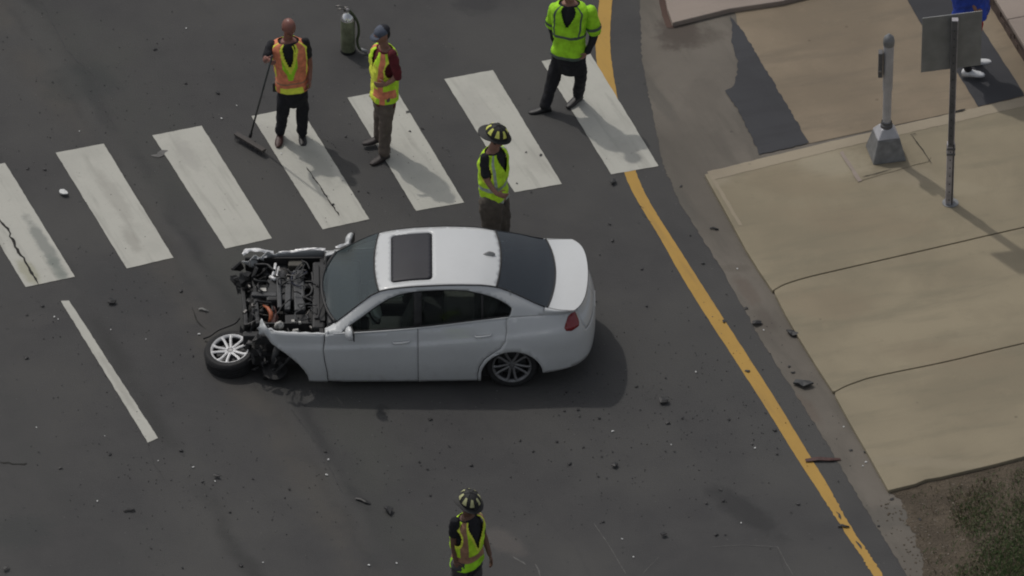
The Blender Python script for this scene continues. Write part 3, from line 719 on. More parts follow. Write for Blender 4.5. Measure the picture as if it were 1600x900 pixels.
# near front wing, torn at its front tip
nf = [(1.325,zbot(1.3)),(1.32,.25),(1.29,.45),(1.277,.60),(1.288,.72),(1.29,.79)] + [(1.2,.79),(1.0,.795),(.80,.795),(.68,.80),(.60,.84),(.54,.875),(.50,.905),(.49,.87),(.515,.83),(.50,.80),(.525,.775),(.515,.745),(.545,.725),(.61,.685),(.666,.655),(.75,.60),(.835,.54),(.92,.46),(.99,.385),(1.05,.29),(1.09,.20),(1.105,.10)]
def wing(sd_):
    def f(s, z):
        q = skirt(s, z, sd_); k = max(0, .78-s)
        q.y += -sd_*(.25*k*k + .03*math.sin(s*38+z*16)*min(1, k*5)) ; q.x += .02*math.sin(z*30)*min(1,k*4); q.z += .01*math.sin(s*45)*min(1,k*5)
        q.y += -sd_*.10*max(0, .55-z)**1.5*max(0, 1.3-s)*0
        return q
    return f
region('front_wing', nf, wing(-1), M['car'], car, h=.035, thick=.006)
# inner flange of near wing
vs = []; 
for i in range(19):
    s = .62+.68*i/18; q = wing(-1)(s, .795 if s > .68 else .82); w_ = .035+.01*math.sin(i*1.7)
    vs += [q+Vector((0,0,0)), q+Vector((0,w_*.5,.008)), q+Vector((0,w_,-.003)), q+Vector((0,w_+.004,-.05))]
fs = [(4*i+k, 4*i+4+k, 4*i+5+k, 4*i+1+k) for i in range(18) for k in range(3)]
mesh('wing_edge', vs, fs, M['car'], car, True)
# far wing, crumpled
ff = [(1.325,.25),(1.29,.45),(1.277,.60),(1.288,.74),(1.29,.80),(1.2,.815),(1.0,.80),(.80,.815),(.70,.79),(.62,.83),(.50,.80),(.40,.82),(.30,.80),(.32,.72),(.42,.66),(.52,.64),(.62,.62),(.76,.60),(.90,.56),(1.02,.48),(1.09,.36),(1.105,.25)]
region('front_wing', ff, wing(1), M['car'], car, h=.035, thick=.006)
rg = random.Random(5)
def crumple(name, pts, w, m, par, amp=.02, nseg=18, nw=4, up=(0,0,1)):
    """torn, buckled strip of sheet metal along a line"""
    P = smoothline(pts, max(2, nseg//(len(pts)-1))); vs = []; fs = []
    for i, p in enumerate(P):
        t = (P[min(i+1,len(P)-1)]-P[max(i-1,0)]).normalized(); b = t.cross(Vector(up)).normalized()
        ww = w*(.7+.5*noise.noise(Vector((i*.33, w*50, 1))))
        for k in range(nw+1):
            q = p + b*((k/nw-.5)*ww) + Vector((0,0,1))*(noise.noise(Vector((i*.45, k*.8, w*31)))*amp*1.6 + math.cos((k/nw-.5)*3)*w*.18) ; vs.append(q)
    for i in range(len(P)-1):
        for k in range(nw): a = i*(nw+1)+k; fs.append((a, a+1, a+nw+2, a+nw+1))
    o = mesh(name, vs, fs, m, par, False); s = o.modifiers.new('thickness', 'SOLIDIFY'); s.thickness = .004; return o
crumple('wing_edge', [(.31,.74,.80),(.38,.78,.84),(.52,.79,.83),(.68,.80,.79)], .085, M['chrome_tear'], car, .008)
crumple('wing_edge', [(.74,.80,.79),(.90,.80,.80),(1.08,.81,.83),(1.30,.80,.83)], .060, M['chrome_tear'], car, .008)
crumple('wing_edge', [(.46,.70,.77),(.60,.71,.79)], .05, M['chrome_tear'], car, .02, 8, 2)
crumple('hinge', [(1.42,.80,.86),(1.52,.80,.90),(1.58,.80,.95)], .06, M['chrome_tear'], car, .02, 8, 2)
# under body, wheel houses, cabin tub
mb = MB(); mb.box((2.35,0,.22), (2.1,1.62,.16)); mb.box((3.90,0,.36), (.5,1.3,.20)); mb.box((3.52,0,.50), (.9,1.0,.45)); mb.box((.90,0,.22), (.95,1.15,.14))
mb.obj('underbody', M['black'], car)
mb = MB(); 
for sd_ in (-1,1): mb.box((1.26,sd_*.62,.53), (.05,.30,.44)); 
mb.box((1.27,0,.58), (.06,1.1,.42)); mb.obj('firewall', M['black'], car)
for sd_ in (-1, 1):
    mb = MB(); vs = []; fs = []
    for i in range(15):
        a = R(-5+190*i/14)
        for yy in (.84, .52): vs.append((WC[0]+.385*math.cos(a), sd_*yy, WC[1]+.385*math.sin(a)))
    for i in range(14): fs.append((2*i,2*i+1,2*i+3,2*i+2))
    mb.add(vs, fs); mb.add([(WC[0]+.385*math.cos(R(-5+190*i/14)), sd_*.52, WC[1]+.385*math.sin(R(-5+190*i/14))) for i in range(15)], [tuple(range(15))])
    mb.obj('wheel_house', M['black'], car)
# parcel shelf, boot floor, dashboard, seats
mb = MB(); mb.box((3.72,0,.93), (.55,1.25,.03)); mb.obj('parcel_shelf', M['black2'], car)
mb = MB(); mb.box((4.0,0,.6), (.5,1.1,.4)); mb.obj('boot_floor', M['black'], car)
mb = MB(); mb.box((1.52,0,.72), (.42,1.36,.20), taper=.92); mb.obj('dashboard', M['black2'], car, bevel=.04)
mb = MB(); mb.box((2.3,0,.32), (1.9,1.5,.03)); mb.obj('floor_carpet', M['black'], car)
M['headliner'] = mat('headliner', (.16,.155,.145), .9)
vs = [T(x, u, -.035) for x in np.linspace(2.0, 3.3, 8) for u in (-.93,-.5,0,.5,.93)]
mesh('headliner', vs, [(5*i+k, 5*i+k+1, 5*i+k+6, 5*i+k+5) for i in range(7) for k in range(4)], M['headliner'], car, True)
def seat(x, y, w_, nm):
    s_ = empty(nm, (x, y, .34), 0, car)
    mb = MB(); mb.box((0,0,.13), (.50,w_,.14)); mb.obj('cushion', M['seat'], s_, bevel=.05)
    mb = MB(); mb.box((.30,0,.42), (.13,w_*.95,.56), Matrix.Rotation(R(18),3,'Y'), taper=.85); mb.obj('backrest', M['seat'], s_, bevel=.045)
    for yy in ((0,) if w_ < .8 else (-.38,.38)):
        mb = MB(); mb.box((.40,yy,.76), (.08,.24,.15), Matrix.Rotation(R(14),3,'Y')); mb.obj('headrest', M['seat'], s_, bevel=.035)
seat(2.05, -.36, .50, 'front_seat'); seat(2.05, .36, .50, 'front_seat'); seat(2.95, 0, 1.2, 'rear_seat')
mb = MB(); rs = Matrix.Rotation(R(62), 3, 'Y'); cs = Vector((1.86,-.42,.86))
mb.tube([cs+rs@Vector((.185*math.cos(t), .185*math.sin(t), 0)) for t in np.linspace(0, 2*math.pi, 25)], .014, 8, cap=False)
mb.tube([cs, cs+Vector((-.2,0,-.1))], .03, 8); mb.obj('steering_wheel', M['black'], car, True)
mb = MB(); mb.ell(cs+Vector((.03,0,.02)), (.15,.15,.05), rs, n=16, m=8, f=lambda q: q*(1+.18*noise.noise(q*14)))
mb.ell(cs+Vector((.02,.05,-.13)), (.05,.07,.12), n=12, m=8, f=lambda q: q*(1+.3*noise.noise(q*18)))
o = mb.obj('airbag', M['airbag'], car, True)
mb = MB(); mb.ell((1.80,-.53,.93), (.07,.035,.12), Matrix.Rotation(R(-25),3,'Y'), n=14, m=8, f=lambda q: q*(1+.3*noise.noise(q*15))); mb.obj('airbag', M['airbag'], car, True)
mb = MB(); mb.ell((2.14,-.50,1.13), (.12,.05,.03), Matrix.Rotation(R(-12),3,'Y'), n=14, m=8, f=lambda q: q*(1+.3*noise.noise(q*11))); mb.obj('sun_visor', M['airbag'], car, True)
# rear plate (blank) and exhaust
mb = MB(); mb.box((4.505,0,.60), (.012,.31,.16)); mb.obj('number_plate', mat('plate', (.5,.5,.48), .5), car, bevel=.004)
for yy in (-.42,-.34):
    mb = MB(); mb.lathe([(.028,0),(.034,0),(.034,.12),(.028,.12),(.028,0)], (4.28,yy,.27), Matrix.Rotation(R(90),3,'Y'), 14); mb.obj('exhaust_pipe', M['steel'], car, True)
for sd_ in (-1, 1):
    mb = MB(); mb.tube([gh(x, zb(x)+.003, sd_, .003) for x in np.linspace(1.40, 3.47, 40)], .007, 6); mb.obj('belt_trim', M['car'], car, True)
# ---- engine bay
def B(nm, m, c, size, rot=0, bev=.008, taper=1, pitch=0):
    mb = MB(); mb.box((0,0,0), size, Matrix.Rotation(R(pitch),3,'Y'), taper=taper); o = mb.obj(nm, m, car, bevel=bev); o.location = c; o.rotation_euler = (0,0,R(rot)); return o
def ly(py, z): return (539.7-103.8*z-py)/78.2
def lx(px): return (px-800)/PXM + 3.52
def at(px, py, z): return Vector((lx(px), ly(py, z), z))
B('cowl', M['black'], (1.225,0,.72), (.16,1.30,.10), 0, .03)
B('wiper_tray', M['black'], (1.20,.02,.785), (.07,1.05,.02), 1, .008)
mb = MB()
for k, (y0, y1) in enumerate(((-.55,.02),(.05,.58))):
    mb.tube([(1.22,y0,.82),(1.30,(y0+y1)/2,.90),(1.28+.03*k,y1,.885)], .008, 6)
mb.obj('wiper', M['black'], car, True)
B('filter_housing', M['engine_grey'], at(471,457,.70), (.135,.80,.08), 2, .02)
B('filter_housing', M['beige'], at(466,414,.68), (.19,.16,.09), -3, .02)
B('engine_cover', M['black2'], at(446,459,.63), (.40,.42,.14), 0, .03)
B('engine_rib', M['engine_grey'], at(440,458,.72), (.055,.62,.05), 2, .012)
B('engine_rib', M['engine_grey'], at(454,462,.71), (.07,.60,.05), -1, .012)
B('cross_brace', M['engine_grey'], at(417,461,.69), (.30,.075,.04), -3, .01)
B('cross_brace', M['black2'], at(404,470,.64), (.05,.95,.06), 4, .01)
B('label_plate', M['lightpart'], at(414,453,.72), (.095,.065,.012), 3, .004)
B('battery', M['black'], at(468,507,.62), (.28,.20,.16), 2, .012)
B('strut_tower', M['black2'], at(442,428,.58), (.26,.24,.16), 0, .05, .8)
B('strut_tower', M['black2'], at(490,498,.56), (.24,.22,.16), 0, .05, .8)
mb = MB(); mb.lathe([(0,.02),(.05,.02),(.06,.0),(.09,-.01),(.10,-.05)], at(441,425,.68), None, 18); mb.lathe([(0,.03),(.03,.03),(.034,0)], at(441,425,.68), None, 12); mb.obj('strut_mount', M['steel'], car, True)
mb = MB(); mb.lathe([(0,.02),(.05,.02),(.06,.0),(.09,-.01),(.10,-.05)], at(497,497,.62), None, 18); mb.obj('strut_mount', M['black2'], car, True)
mb = MB(); mb.tube([at(434,413,.76), at(433,422,.78), at(430,431,.74), at(427,440,.68)], .018, 8); mb.tube([at(439,418,.75), at(436,430,.74), at(441,440,.72)], .012, 8); mb.tube([at(426,433,.72), at(434,437,.74)], .022, 8)
mb.obj('pipe', M['chrome_tear'], car, True)
mb = MB(); mb.tube([at(416,477,.74), at(423,481,.76), at(428,489,.75), at(428,498,.70), at(425,504,.64)], [.010,.020,.026,.026,.018], 10); mb.obj('orange_bracket', M['orange'], car, True)
crumple('torn_lining', [at(431,482,.66), at(434,495,.68), at(431,512,.66)], .09, M['redbrown'], car, .05, 9, 3)
mb = MB(); mb.tube([at(435,513,.70), at(437,506,.76), at(444,503,.77)], .022, 10); mb.ell(at(442,508,.72), (.05,.045,.05)); mb.obj('washer_pump', M['lightpart'], car, True)
for px, py, a, b_ in ((463,502,.05,.045),(472,503,.03,.06),(466,516,.07,.03),(490,512,.02,.05),(497,413,.025,.025),(394,448,.02,.05),(388,487,.03,.06),(401,477,.05,.05)):
    B('connector', M['lightpart'] if px in (463,472,466) else M['steel'], at(px,py,.72), (a,b_,.03), rg.uniform(-30,30), .004)
mb = MB(); mb.box((.80,.735,.56), (.92,.02,.40)); mb.obj('wing_liner', M['black'], car)
mb = MB(); mb.box((.93,-.50,.42), (.66,.02,.60)); mb.obj('wing_liner', M['black'], car)
# front structure: rails, broken plastic radiator frame
for sd_ in (-1,1): B('chassis_rail', M['black2'], (.80,sd_*.47,.47), (.95,.10,.13), sd_*2, .015)
B('radiator_frame', M['black'], (.33,.12,.60), (.05,1.05,.06), 4, .01)
B('radiator_frame', M['black'], (.36,.05,.30), (.06,.95,.07), 2, .01)
for yy in (-.36, -.08, .2, .5): B('radiator_frame', M['black'], (.35,yy,.45), (.045,.05,.30), rg.uniform(-15,15), .006, 1, rg.uniform(-8,8))
B('radiator', M['black2'], (.42,.10,.44), (.04,.70,.34), 3, .004, 1, 6)
def shardobj(nm, m, c, r, par, seed, flat=.25, jag=.6):
    g_ = random.Random(seed); n = g_.randint(5, 8); P = []
    for i in range(n):
        a = 2*math.pi*(i+g_.uniform(-.3,.3))/n; rr = r*g_.uniform(1-jag, 1.0); P.append((rr*math.cos(a), rr*math.sin(a)*.7, g_.uniform(-1,1)*r*flat))
    th = r*.16; vs = [Vector(p) for p in P] + [Vector(p)+Vector((0,0,th)) for p in P]
    cz = Vector((0,0,r*flat*.6)); vs += [cz, cz+Vector((0,0,th))]
    fs = [(i, n+i, n+(i+1)%n, (i+1)%n) for i in range(n)] + [((i+1)%n, 2*n, i) for i in range(n)] + [(n+i, 2*n+1, n+(i+1)%n) for i in range(n)]
    o = mesh(nm, vs, fs, m, par); o.location = c; return o
rs_ = random.Random(11)
for i in range(16):
    y = rs_.uniform(.25, .72); x = .30 + rs_.uniform(-.06, .16); z = rs_.uniform(.42, .74)
    o = shardobj('broken_plastic', M['black'], (x, y, z), rs_.uniform(.07,.15), car, i+40); o.rotation_euler = (rs_.uniform(0,6),rs_.uniform(0,6),rs_.uniform(0,6))
for i in range(16):
    y = rs_.uniform(-.62, .2); x = .36 + rs_.uniform(-.06, .14); z = rs_.uniform(.35, .66)
    o = shardobj('broken_plastic', M['black'] if i % 4 else M['steel'], (x, y, z), rs_.uniform(.05,.11), car, i+70); o.rotation_euler = (rs_.uniform(0,6),rs_.uniform(0,6),rs_.uniform(0,6))
def hoses(n, x0, x1, y0, y1, z0, z1, seed, m, rr=(.006,.016), nm='hose'):
    g_ = random.Random(seed)
    for i in range(n):
        p = Vector((g_.uniform(x0,x1), g_.uniform(y0,y1), g_.uniform(z0,z1))); P = [p.copy()]; d = Vector((g_.uniform(-1,1), g_.uniform(-1,1), g_.uniform(-.3,.4))).normalized()
        for k in range(4):
            d = (d + Vector((g_.uniform(-.8,.8), g_.uniform(-.8,.8), g_.uniform(-.5,.4)))).normalized(); p = p + d*g_.uniform(.05,.11)
            p.y = max(-.68, min(.74, p.y)); p.x = max(x0-.05, min(1.2, p.x)); p.z = min(.80, max(.25, p.z)); P.append(p.copy())
        mb = MB(); mb.tube(smoothline(P, 4), g_.uniform(*rr), 7); mb.obj(nm, m, car, True)
hoses(14, .45, 1.15, -.6, .7, .58, .76, 3, M['black'])
hoses(10, .45, 1.15, -.6, .7, .60, .78, 4, M['black2'], (.005,.01))
hoses(6, .40, 1.1, -.6, .6, .62, .76, 5, M['steel'], (.003,.007), 'pipe')
hoses(12, .98, 1.16, -.55, .62, .70, .80, 31, M['black'], (.008,.018))
hoses(8, 1.0, 1.18, -.5, .6, .74, .80, 32, M['black2'], (.006,.012))
hoses(8, .55, .9, -.5, .6, .70, .78, 33, M['black'], (.006,.014))
hoses(4, .95, 1.12, .1, .6, .68, .76, 6, mat('blue_hose', (.018,.022,.045), .5), (.006,.012))
hoses(5, .50, .62, -.55, .1, .6, .72, 8, M['beige'], (.004,.008), 'wire')
# small castings and boxes that fill the bay
g_ = random.Random(21)
for i in range(34):
    x = g_.uniform(.42, 1.12); y = g_.uniform(-.62, .70); z = g_.uniform(.48, .64)
    m_ = g_.choice([M['black'], M['black2'], M['black2'], M['engine_grey'], M['steel']])
    if g_.random() < .6: B('casting', m_, (x,y,z), (g_.uniform(.03,.12), g_.uniform(.03,.12), g_.uniform(.04,.10)), g_.uniform(-25,25), .006)
    else:
        mb = MB(); mb.lathe([(0,.03),(.02,.03),(.028,.02),(.03,0),(.036,-.01),(.036,-.05)], None or (0,0,0), None, 12); o = mb.obj('cap', m_, car, True); o.location = (x,y,z+.02); s_ = g_.uniform(.6,1.4); o.scale = (s_,)*3
# ---- wheels
def wheel(par, loc, rot, m_rim, spoke_parts=True, lying=False):
    """axis along local -Y = outer face"""
    ry = Matrix.Rotation(R(90), 3, 'X')      # lathe z -> -y
    tw = .112
    prof = [(.228,-tw+.01),(.245,-tw),(.285,-tw-.002),(.305,-tw+.012),(.316,-tw+.035)]
    for zz in (-.06,-.02,.02,.06): prof += [(.32,zz-.014),(.32,zz+.010),(.312,zz+.012),(.312,zz+.018)][0:4]
    prof += [(.316,tw-.035),(.305,tw-.012),(.285,tw+.002),(.245,tw),(.228,tw-.01)]
    prof.sort(key=lambda p: p[1] if False else 0)
    mb = MB(); mb.lathe(prof, rot=ry, n=40); t_ = mb.obj('tyre', M['rubber'], par, auto=35); t_.matrix_local = Matrix.Translation(loc) @ rot
    rim = MB()
    rim.lathe([(.207,tw-.035),(.209,tw-.016),(.224,tw-.002),(.233,tw+.001),(.233,tw-.006)], rot=ry, n=40)
    ba = MB(); ba.lathe([(.230,-tw+.005),(.222,-tw+.02),(.205,-tw+.05),(.20,0),(.206,tw-.036)], rot=ry, n=40); o = ba.obj('barrel', M['black2'], par, auto=40); o.matrix_local = Matrix.Translation(loc) @ rot
    o = rim.obj('rim', m_rim, par, auto=40); o.matrix_local = Matrix.Translation(loc) @ rot
    bk = MB(); bk.lathe([(0,.02),(.165,.02),(.165,.035),(0,.035)], rot=ry, n=28); o = bk.obj('brake_disc', M['black2'], par, auto=40); o.matrix_local = Matrix.Translation(loc) @ rot
    sp0 = None
    for k in range(5):
        a = 2*math.pi*k/5 + R(90)
        if sp0 is None:
            sp = MB()
            for s_ in (-1, 1):
                # pair of bars from hub to rim
                P = [Vector((.035, -(tw-.040), s_*.017)), Vector((.10, -(tw-.030), s_*.027)), Vector((.17, -(tw-.022), s_*.040)), Vector((.214, -(tw-.012), s_*.060))]
                sp.tube(P, [(.014,.020),(.013,.0165),(.013,.0165),(.014,.022)], 6, up=(0,1,0))
            o = sp.obj('spoke', m_rim, par, auto=40); sp0 = o
        else: o = link(bpy.data.objects.new('spoke', sp0.data), par)
        o.matrix_local = Matrix.Translation(loc) @ rot @ Matrix.Rotation(-a, 4, 'Y')
    hb = MB(); hb.lathe([(0,tw-.03),(.028,tw-.03),(.034,tw-.036),(.055,tw-.040),(.065,tw-.055),(.065,.03)], rot=ry, n=24); o = hb.obj('hub', M['alloy_dull'], par, auto=40); o.matrix_local = Matrix.Translation(loc) @ rot
I4 = Matrix.Identity(4)
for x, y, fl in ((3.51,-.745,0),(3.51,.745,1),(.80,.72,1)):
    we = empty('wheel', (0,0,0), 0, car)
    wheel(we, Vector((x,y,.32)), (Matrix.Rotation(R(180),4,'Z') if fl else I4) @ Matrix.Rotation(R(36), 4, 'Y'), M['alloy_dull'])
# torn front wheel, lying almost flat on the road
wc = G(361, 546, .215); lyw = empty('wheel', (wc.x, wc.y, 0)); tag(lyw, 'torn off front wheel with five double spoke silver rim lying flat on the road', 'wheel')
nrm_ = Vector((-.12,-.15,.98)).normalized()
zax = -nrm_; ydir = -nrm_
yv = -nrm_; xv = Vector((1,0,0)); xv = (xv - yv*xv.dot(yv)).normalized(); zv = xv.cross(yv)
RM = Matrix((xv, yv, zv)).transposed().to_4x4()
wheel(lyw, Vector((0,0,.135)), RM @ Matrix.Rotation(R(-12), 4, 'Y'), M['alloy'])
# broken suspension behind it (part of the car)
mb = MB(); mb.tube([(.95,-.45,.33),(.80,-.58,.22),(.66,-.66,.12)], [.03,.026,.03], 8); mb.tube([(1.02,-.5,.42),(.86,-.66,.30),(.72,-.72,.16)], .02, 8); mb.tube([(.70,-.60,.10),(.70,-.64,.30),(.74,-.60,.45)], .045, 10)
mb.obj('suspension_arm', M['black2'], car, True)
mb = MB(); mb.lathe([(0,0),(.15,0),(.15,.02),(.05,.03),(0,.03)], (.70,-.63,.12), Matrix.Rotation(R(20),3,'X'), 24); mb.obj('brake_disc', M['black'], car, auto=40)
mb = MB(); mb.tube(smoothline([at(378,496,.25), at(370,505,.2), at(345,515,.12), at(332,524,.08), at(322,528,.03)], 5), .012, 7); mb.obj('hose', M['black'], car, True)
for i in range(10):
    o = shardobj('broken_plastic', M['black'], (.45+rs_.uniform(-.05,.35), -.62+rs_.uniform(-.12,.1), rs_.uniform(.06,.35)), rs_.uniform(.06,.13), car, i+140); o.rotation_euler = (rs_.uniform(0,6),rs_.uniform(0,6),rs_.uniform(0,6))
# ================================================================ PEOPLE
M['skin'] = mat('skin', (.27,.14,.10), .6, var=.12, scale=14)
M['skin_red'] = mat('skin_red', (.22,.095,.075), .38, var=.15, scale=14)
M['skin_dark'] = mat('skin_dark', (.15,.08,.055), .6, var=.12, scale=14)
M['black_cloth'] = mat('black_cloth', (.014,.014,.018), .9, var=.3, scale=12, bump=.4, bscale=60)
M['black_trousers'] = mat('black_trousers', (.013,.013,.017), .9, var=.35, scale=10, bump=.4, bscale=60)
M['maroon'] = mat('maroon_cloth', (.11,.012,.018), .9, var=.25, scale=12)
M['taupe'] = mat('taupe_cloth', (.125,.102,.085), .9, var=.2, scale=9, bump=.4)
M['bunker'] = mat('bunker_cloth', (.090,.076,.062), .9, var=.25, scale=9, bump=.5)
M['dark_bunker'] = mat('dark_bunker', (.062,.060,.060), .9, var=.25, scale=9, bump=.5)
M['shoe'] = mat('black_shoe', (.013,.012,.013), .5, var=.3, scale=20)
M['shoe_red'] = mat('brown_shoe', (.045,.016,.014), .5, var=.3, scale=20)
M['shoe_brown'] = mat('dark_shoe', (.032,.025,.024), .6, var=.3, scale=20)
M['white_shoe'] = mat('white_shoe', (.62,.63,.64), .6, var=.15, scale=25)
M['lime'] = mat('lime_fabric', (.52,.84,.03), .8, var=.18, scale=14, bump=.5, bscale=30)
M['lime2'] = mat('yellow_fabric', (.78,.86,.08), .8, var=.18, scale=14, bump=.5, bscale=30)
M['greenlime'] = mat('green_lime_fabric', (.36,.74,.02), .8, var=.2, scale=12, bump=.5, bscale=30)
M['vorange'] = mat('orange_fabric', (.70,.23,.12), .8, var=.25, scale=16, bump=.5, bscale=30)
M['vfaded'] = mat('faded_orange_fabric', (.36,.20,.12), .8, var=.25, scale=16, bump=.5, bscale=30)
M['silver'] = mat('reflective_tape', (.36,.42,.38), .45, var=.2, scale=20)
M['greytape'] = mat('grey_tape', (.07,.10,.085), .45, var=.2, scale=20)
M['helmet'] = mat('helmet_black', (.016,.016,.016), .7, var=.3, scale=20)
M['helmet_y'] = mat('helmet_yellow', (.72,.74,.16), .5)
M['helmet_y2'] = mat('helmet_cream', (.50,.50,.26), .5)
M['hair'] = mat('hair', (.012,.010,.009), .8)
M['eye'] = mat('eye', (.02,.02,.02), .3)
M['cap_grey'] = mat('cap_grey', (.085,.10,.135), .8, var=.2, scale=20)
M['cap_dark'] = mat('cap_dark', (.012,.013,.020), .8, var=.2, scale=20)
M['blue'] = mat('blue_cloth', (.02,.055,.36), .85, var=.4, scale=7)
M['redtrim'] = mat('red_trim', (.45,.02,.02), .8)
M['radio'] = mat('radio', (.02,.02,.02), .5)

def remesh(o, vox, disp=0, dscale=.12, smooth=2):
    r = o.modifiers.new('fuse', 'REMESH'); r.mode = 'VOXEL'; r.voxel_size = vox; r.use_smooth_shade = True
    if smooth:
        s = o.modifiers.new('soft', 'SMOOTH'); s.factor = .5; s.iterations = smooth
    if disp:
        t = bpy.data.textures.new('folds', 'CLOUDS'); t.noise_scale = dscale; t.noise_depth = 2
        d = o.modifiers.new('folds', 'DISPLACE'); d.texture = t; d.strength = disp; d.mid_level = .5; d.texture_coords = 'LOCAL'
    return o
TORSO = interp([(-.30,.150),(-.12,.172),(0,.172),(.25,.155),(.5,.172),(.7,.190),(.84,.188),(.91,.150),(.96,.095),(1.04,.066)])
TDEP = interp([(-.30,.105),(-.12,.125),(0,.125),(.25,.118),(.5,.130),(.7,.130),(.84,.108),(.91,.088),(.96,.068),(1.04,.062)])
class Torso:
    def __init__(s, hipL, hipR, shL, shR, neck, girth=1.0, bend=None):
        s.h = (hipL+hipR)/2; s.n = neck; s.c = (shL+shR)/2; s.g = girth
        s.rh = (hipR-hipL).normalized(); s.rs = (shR-shL).normalized()
    def fr(s, t):
        r = s.rh.lerp(s.rs, max(0, min(1, t))).normalized(); up = (s.n-s.h).normalized(); r = (r-up*r.dot(up)).normalized()
        return s.h.lerp(s.n, t), r, up, r.cross(up)     # centre, right, up, forward
    def pt(s, t, th, k=1.0, add=0.0):
        c, r, up, f = s.fr(t); a = TORSO(t)*s.g*k+add; b = TDEP(t)*s.g*k+add
        ct, st = math.cos(th), math.sin(th); e = 2/2.5
        return c + f*(b*math.copysign(abs(ct)**e, ct)) + r*(a*math.copysign(abs(st)**e, st))   # th=0 front, +90 = his right-vector side
def torso_vol(mb, T_, t0, t1, k=1.0, add=0.0, n=24, m=14):
    vs = []; fs = []
    for j in range(m+1):
        for i in range(n): vs.append(T_.pt(t0+(t1-t0)*j/m, 2*math.pi*i/n, k, add))
    for j in range(m):
        for i in range(n): fs.append((j*n+i, j*n+(i+1)%n, (j+1)*n+(i+1)%n, (j+1)*n+i))
    fs += [tuple(reversed(range(n))), tuple(m*n+i for i in range(n))]
    mb.add(vs, fs)
def limb(mb, pts, rads, n=12, k=4):
    P = [Vector(p) for p in pts]; Q = []; Rr = []
    for i in range(len(P)-1):
        for j in range(k): Q.append(P[i].lerp(P[i+1], j/k)); Rr.append(rads[i]+(rads[i+1]-rads[i])*j/k)
    Q.append(P[-1]); Rr.append(rads[-1])
    for _ in range(2): Q = [Q[0]] + [(Q[i-1]+Q[i]*2+Q[i+1])/4 for i in range(1, len(Q)-1)] + [Q[-1]]
    mb.tube(Q, Rr, n); mb.ell(Q[-1], (Rr[-1],)*3, n=10, m=6); mb.ell(Q[0], (Rr[0],)*3, n=10, m=6)
def hand(mb, wrist, d, nrm, side, curl=.5, L=.185):
    """palm, four unequal fingers with two bends and a thumb from the side of the palm"""
    d = Vector(d).normalized(); nrm = Vector(nrm); nrm = (nrm-d*nrm.dot(d)).normalized(); s = d.cross(nrm)*side
    pal = L*.52
    rot = Matrix((s, d, nrm)).transposed()
    mb.ell(wrist+d*pal*.55, (.040,pal*.62,.017), rot, n=12, m=8)
    for i, (off, ln) in enumerate(((-.030,.070),(-.010,.080),(.011,.075),(.030,.058))):
        p = wrist + d*pal*.92 + s*off; dirc = d.copy(); P = [p - d*.02, p]
        for k, f in enumerate((.42,.33,.25)):
            ang = curl*(.55+.45*k)*(1+.12*i); c_, s_ = math.cos(ang), math.sin(ang)
            dirc = (dirc*c_ + nrm*s_).normalized(); nn = nrm; p = p + dirc*ln*f; P.append(p.copy())
        mb.tube(P, [.0095,.0095,.009,.0085,.007], 7)
    b = wrist + d*pal*.25 - s*.030; mb.tube([b, b-s*.022+d*.020+nrm*.012, b-s*.030+d*.045+nrm*.026, b-s*.024+d*.066+nrm*.038], [.012,.012,.010,.008], 7)
def head(mb, c, fwd, up=(0,0,1)):
    m = frame(fwd, up)
    def f(q):
        k = max(0, -q.z/.12); q = Vector((q.x*(1-.28*k), q.y*(1-.12*k), q.z)); 
        if q.y < 0: q.y -= .004
        return q
    mb.ell(c, (.082,.102,.124), m, n=20, m=14, f=f)
    mb.ell(c + m@Vector((0,-.045,-.082)), (.040,.046,.034), m, n=12, m=8)      # jaw, chin
    mb.ell(c + m@Vector((0,-.100,-.022)), (.013,.018,.026), m, n=8, m=6)         # nose
    mb.ell(c + m@Vector((0,-.086,-.056)), (.024,.012,.007), m, n=10, m=5)        # lips
    mb.ell(c + m@Vector((0,-.080,.020)), (.050,.016,.010), m, n=10, m=5)         # brow
    for s in (-1, 1):
        mb.ell(c + m@Vector((s*.077,.008,-.012)), (.010,.020,.032), m, n=8, m=6)  # ears
        mb.ell(c + m@Vector((s*.040,-.062,-.030)), (.022,.018,.022), m, n=8, m=6) # cheeks
def shoe(mb, ankle, toe_dir, up=(0,0,1), L=.29):
    f = Vector(toe_dir).normalized(); z = Vector(up); z = (z-f*z.dot(f)).normalized(); x = f.cross(z)
    rows = [(-.075,.030,.05),(-.06,.040,.085),(-.02,.043,.095),(.04,.046,.080),(.10,.052,.058),(.155,.050,.048),(.195,.036,.040),(.212,.014,.028)]
    base = Vector(ankle) - z*.075; vs = []; fs = []; n = 10
    for y, w_, h in rows:
        for k in range(n):
            a = math.pi*2*k/n; cx, cz = math.cos(a), math.sin(a)
            vs.append(base + f*(y*L/.29) + x*(w_*math.copysign(abs(cx)**.8, cx)) + z*(h*.5 + h*.5*math.copysign(abs(cz)**.6, cz) - 0))
    for j in range(len(rows)-1):
        for k in range(n): fs.append((j*n+k, j*n+(k+1)%n, (j+1)*n+(k+1)%n, (j+1)*n+k))
    fs += [tuple(range(n)), tuple((len(rows)-1)*n+k for k in reversed(range(n)))]
    mb.add(vs, fs)
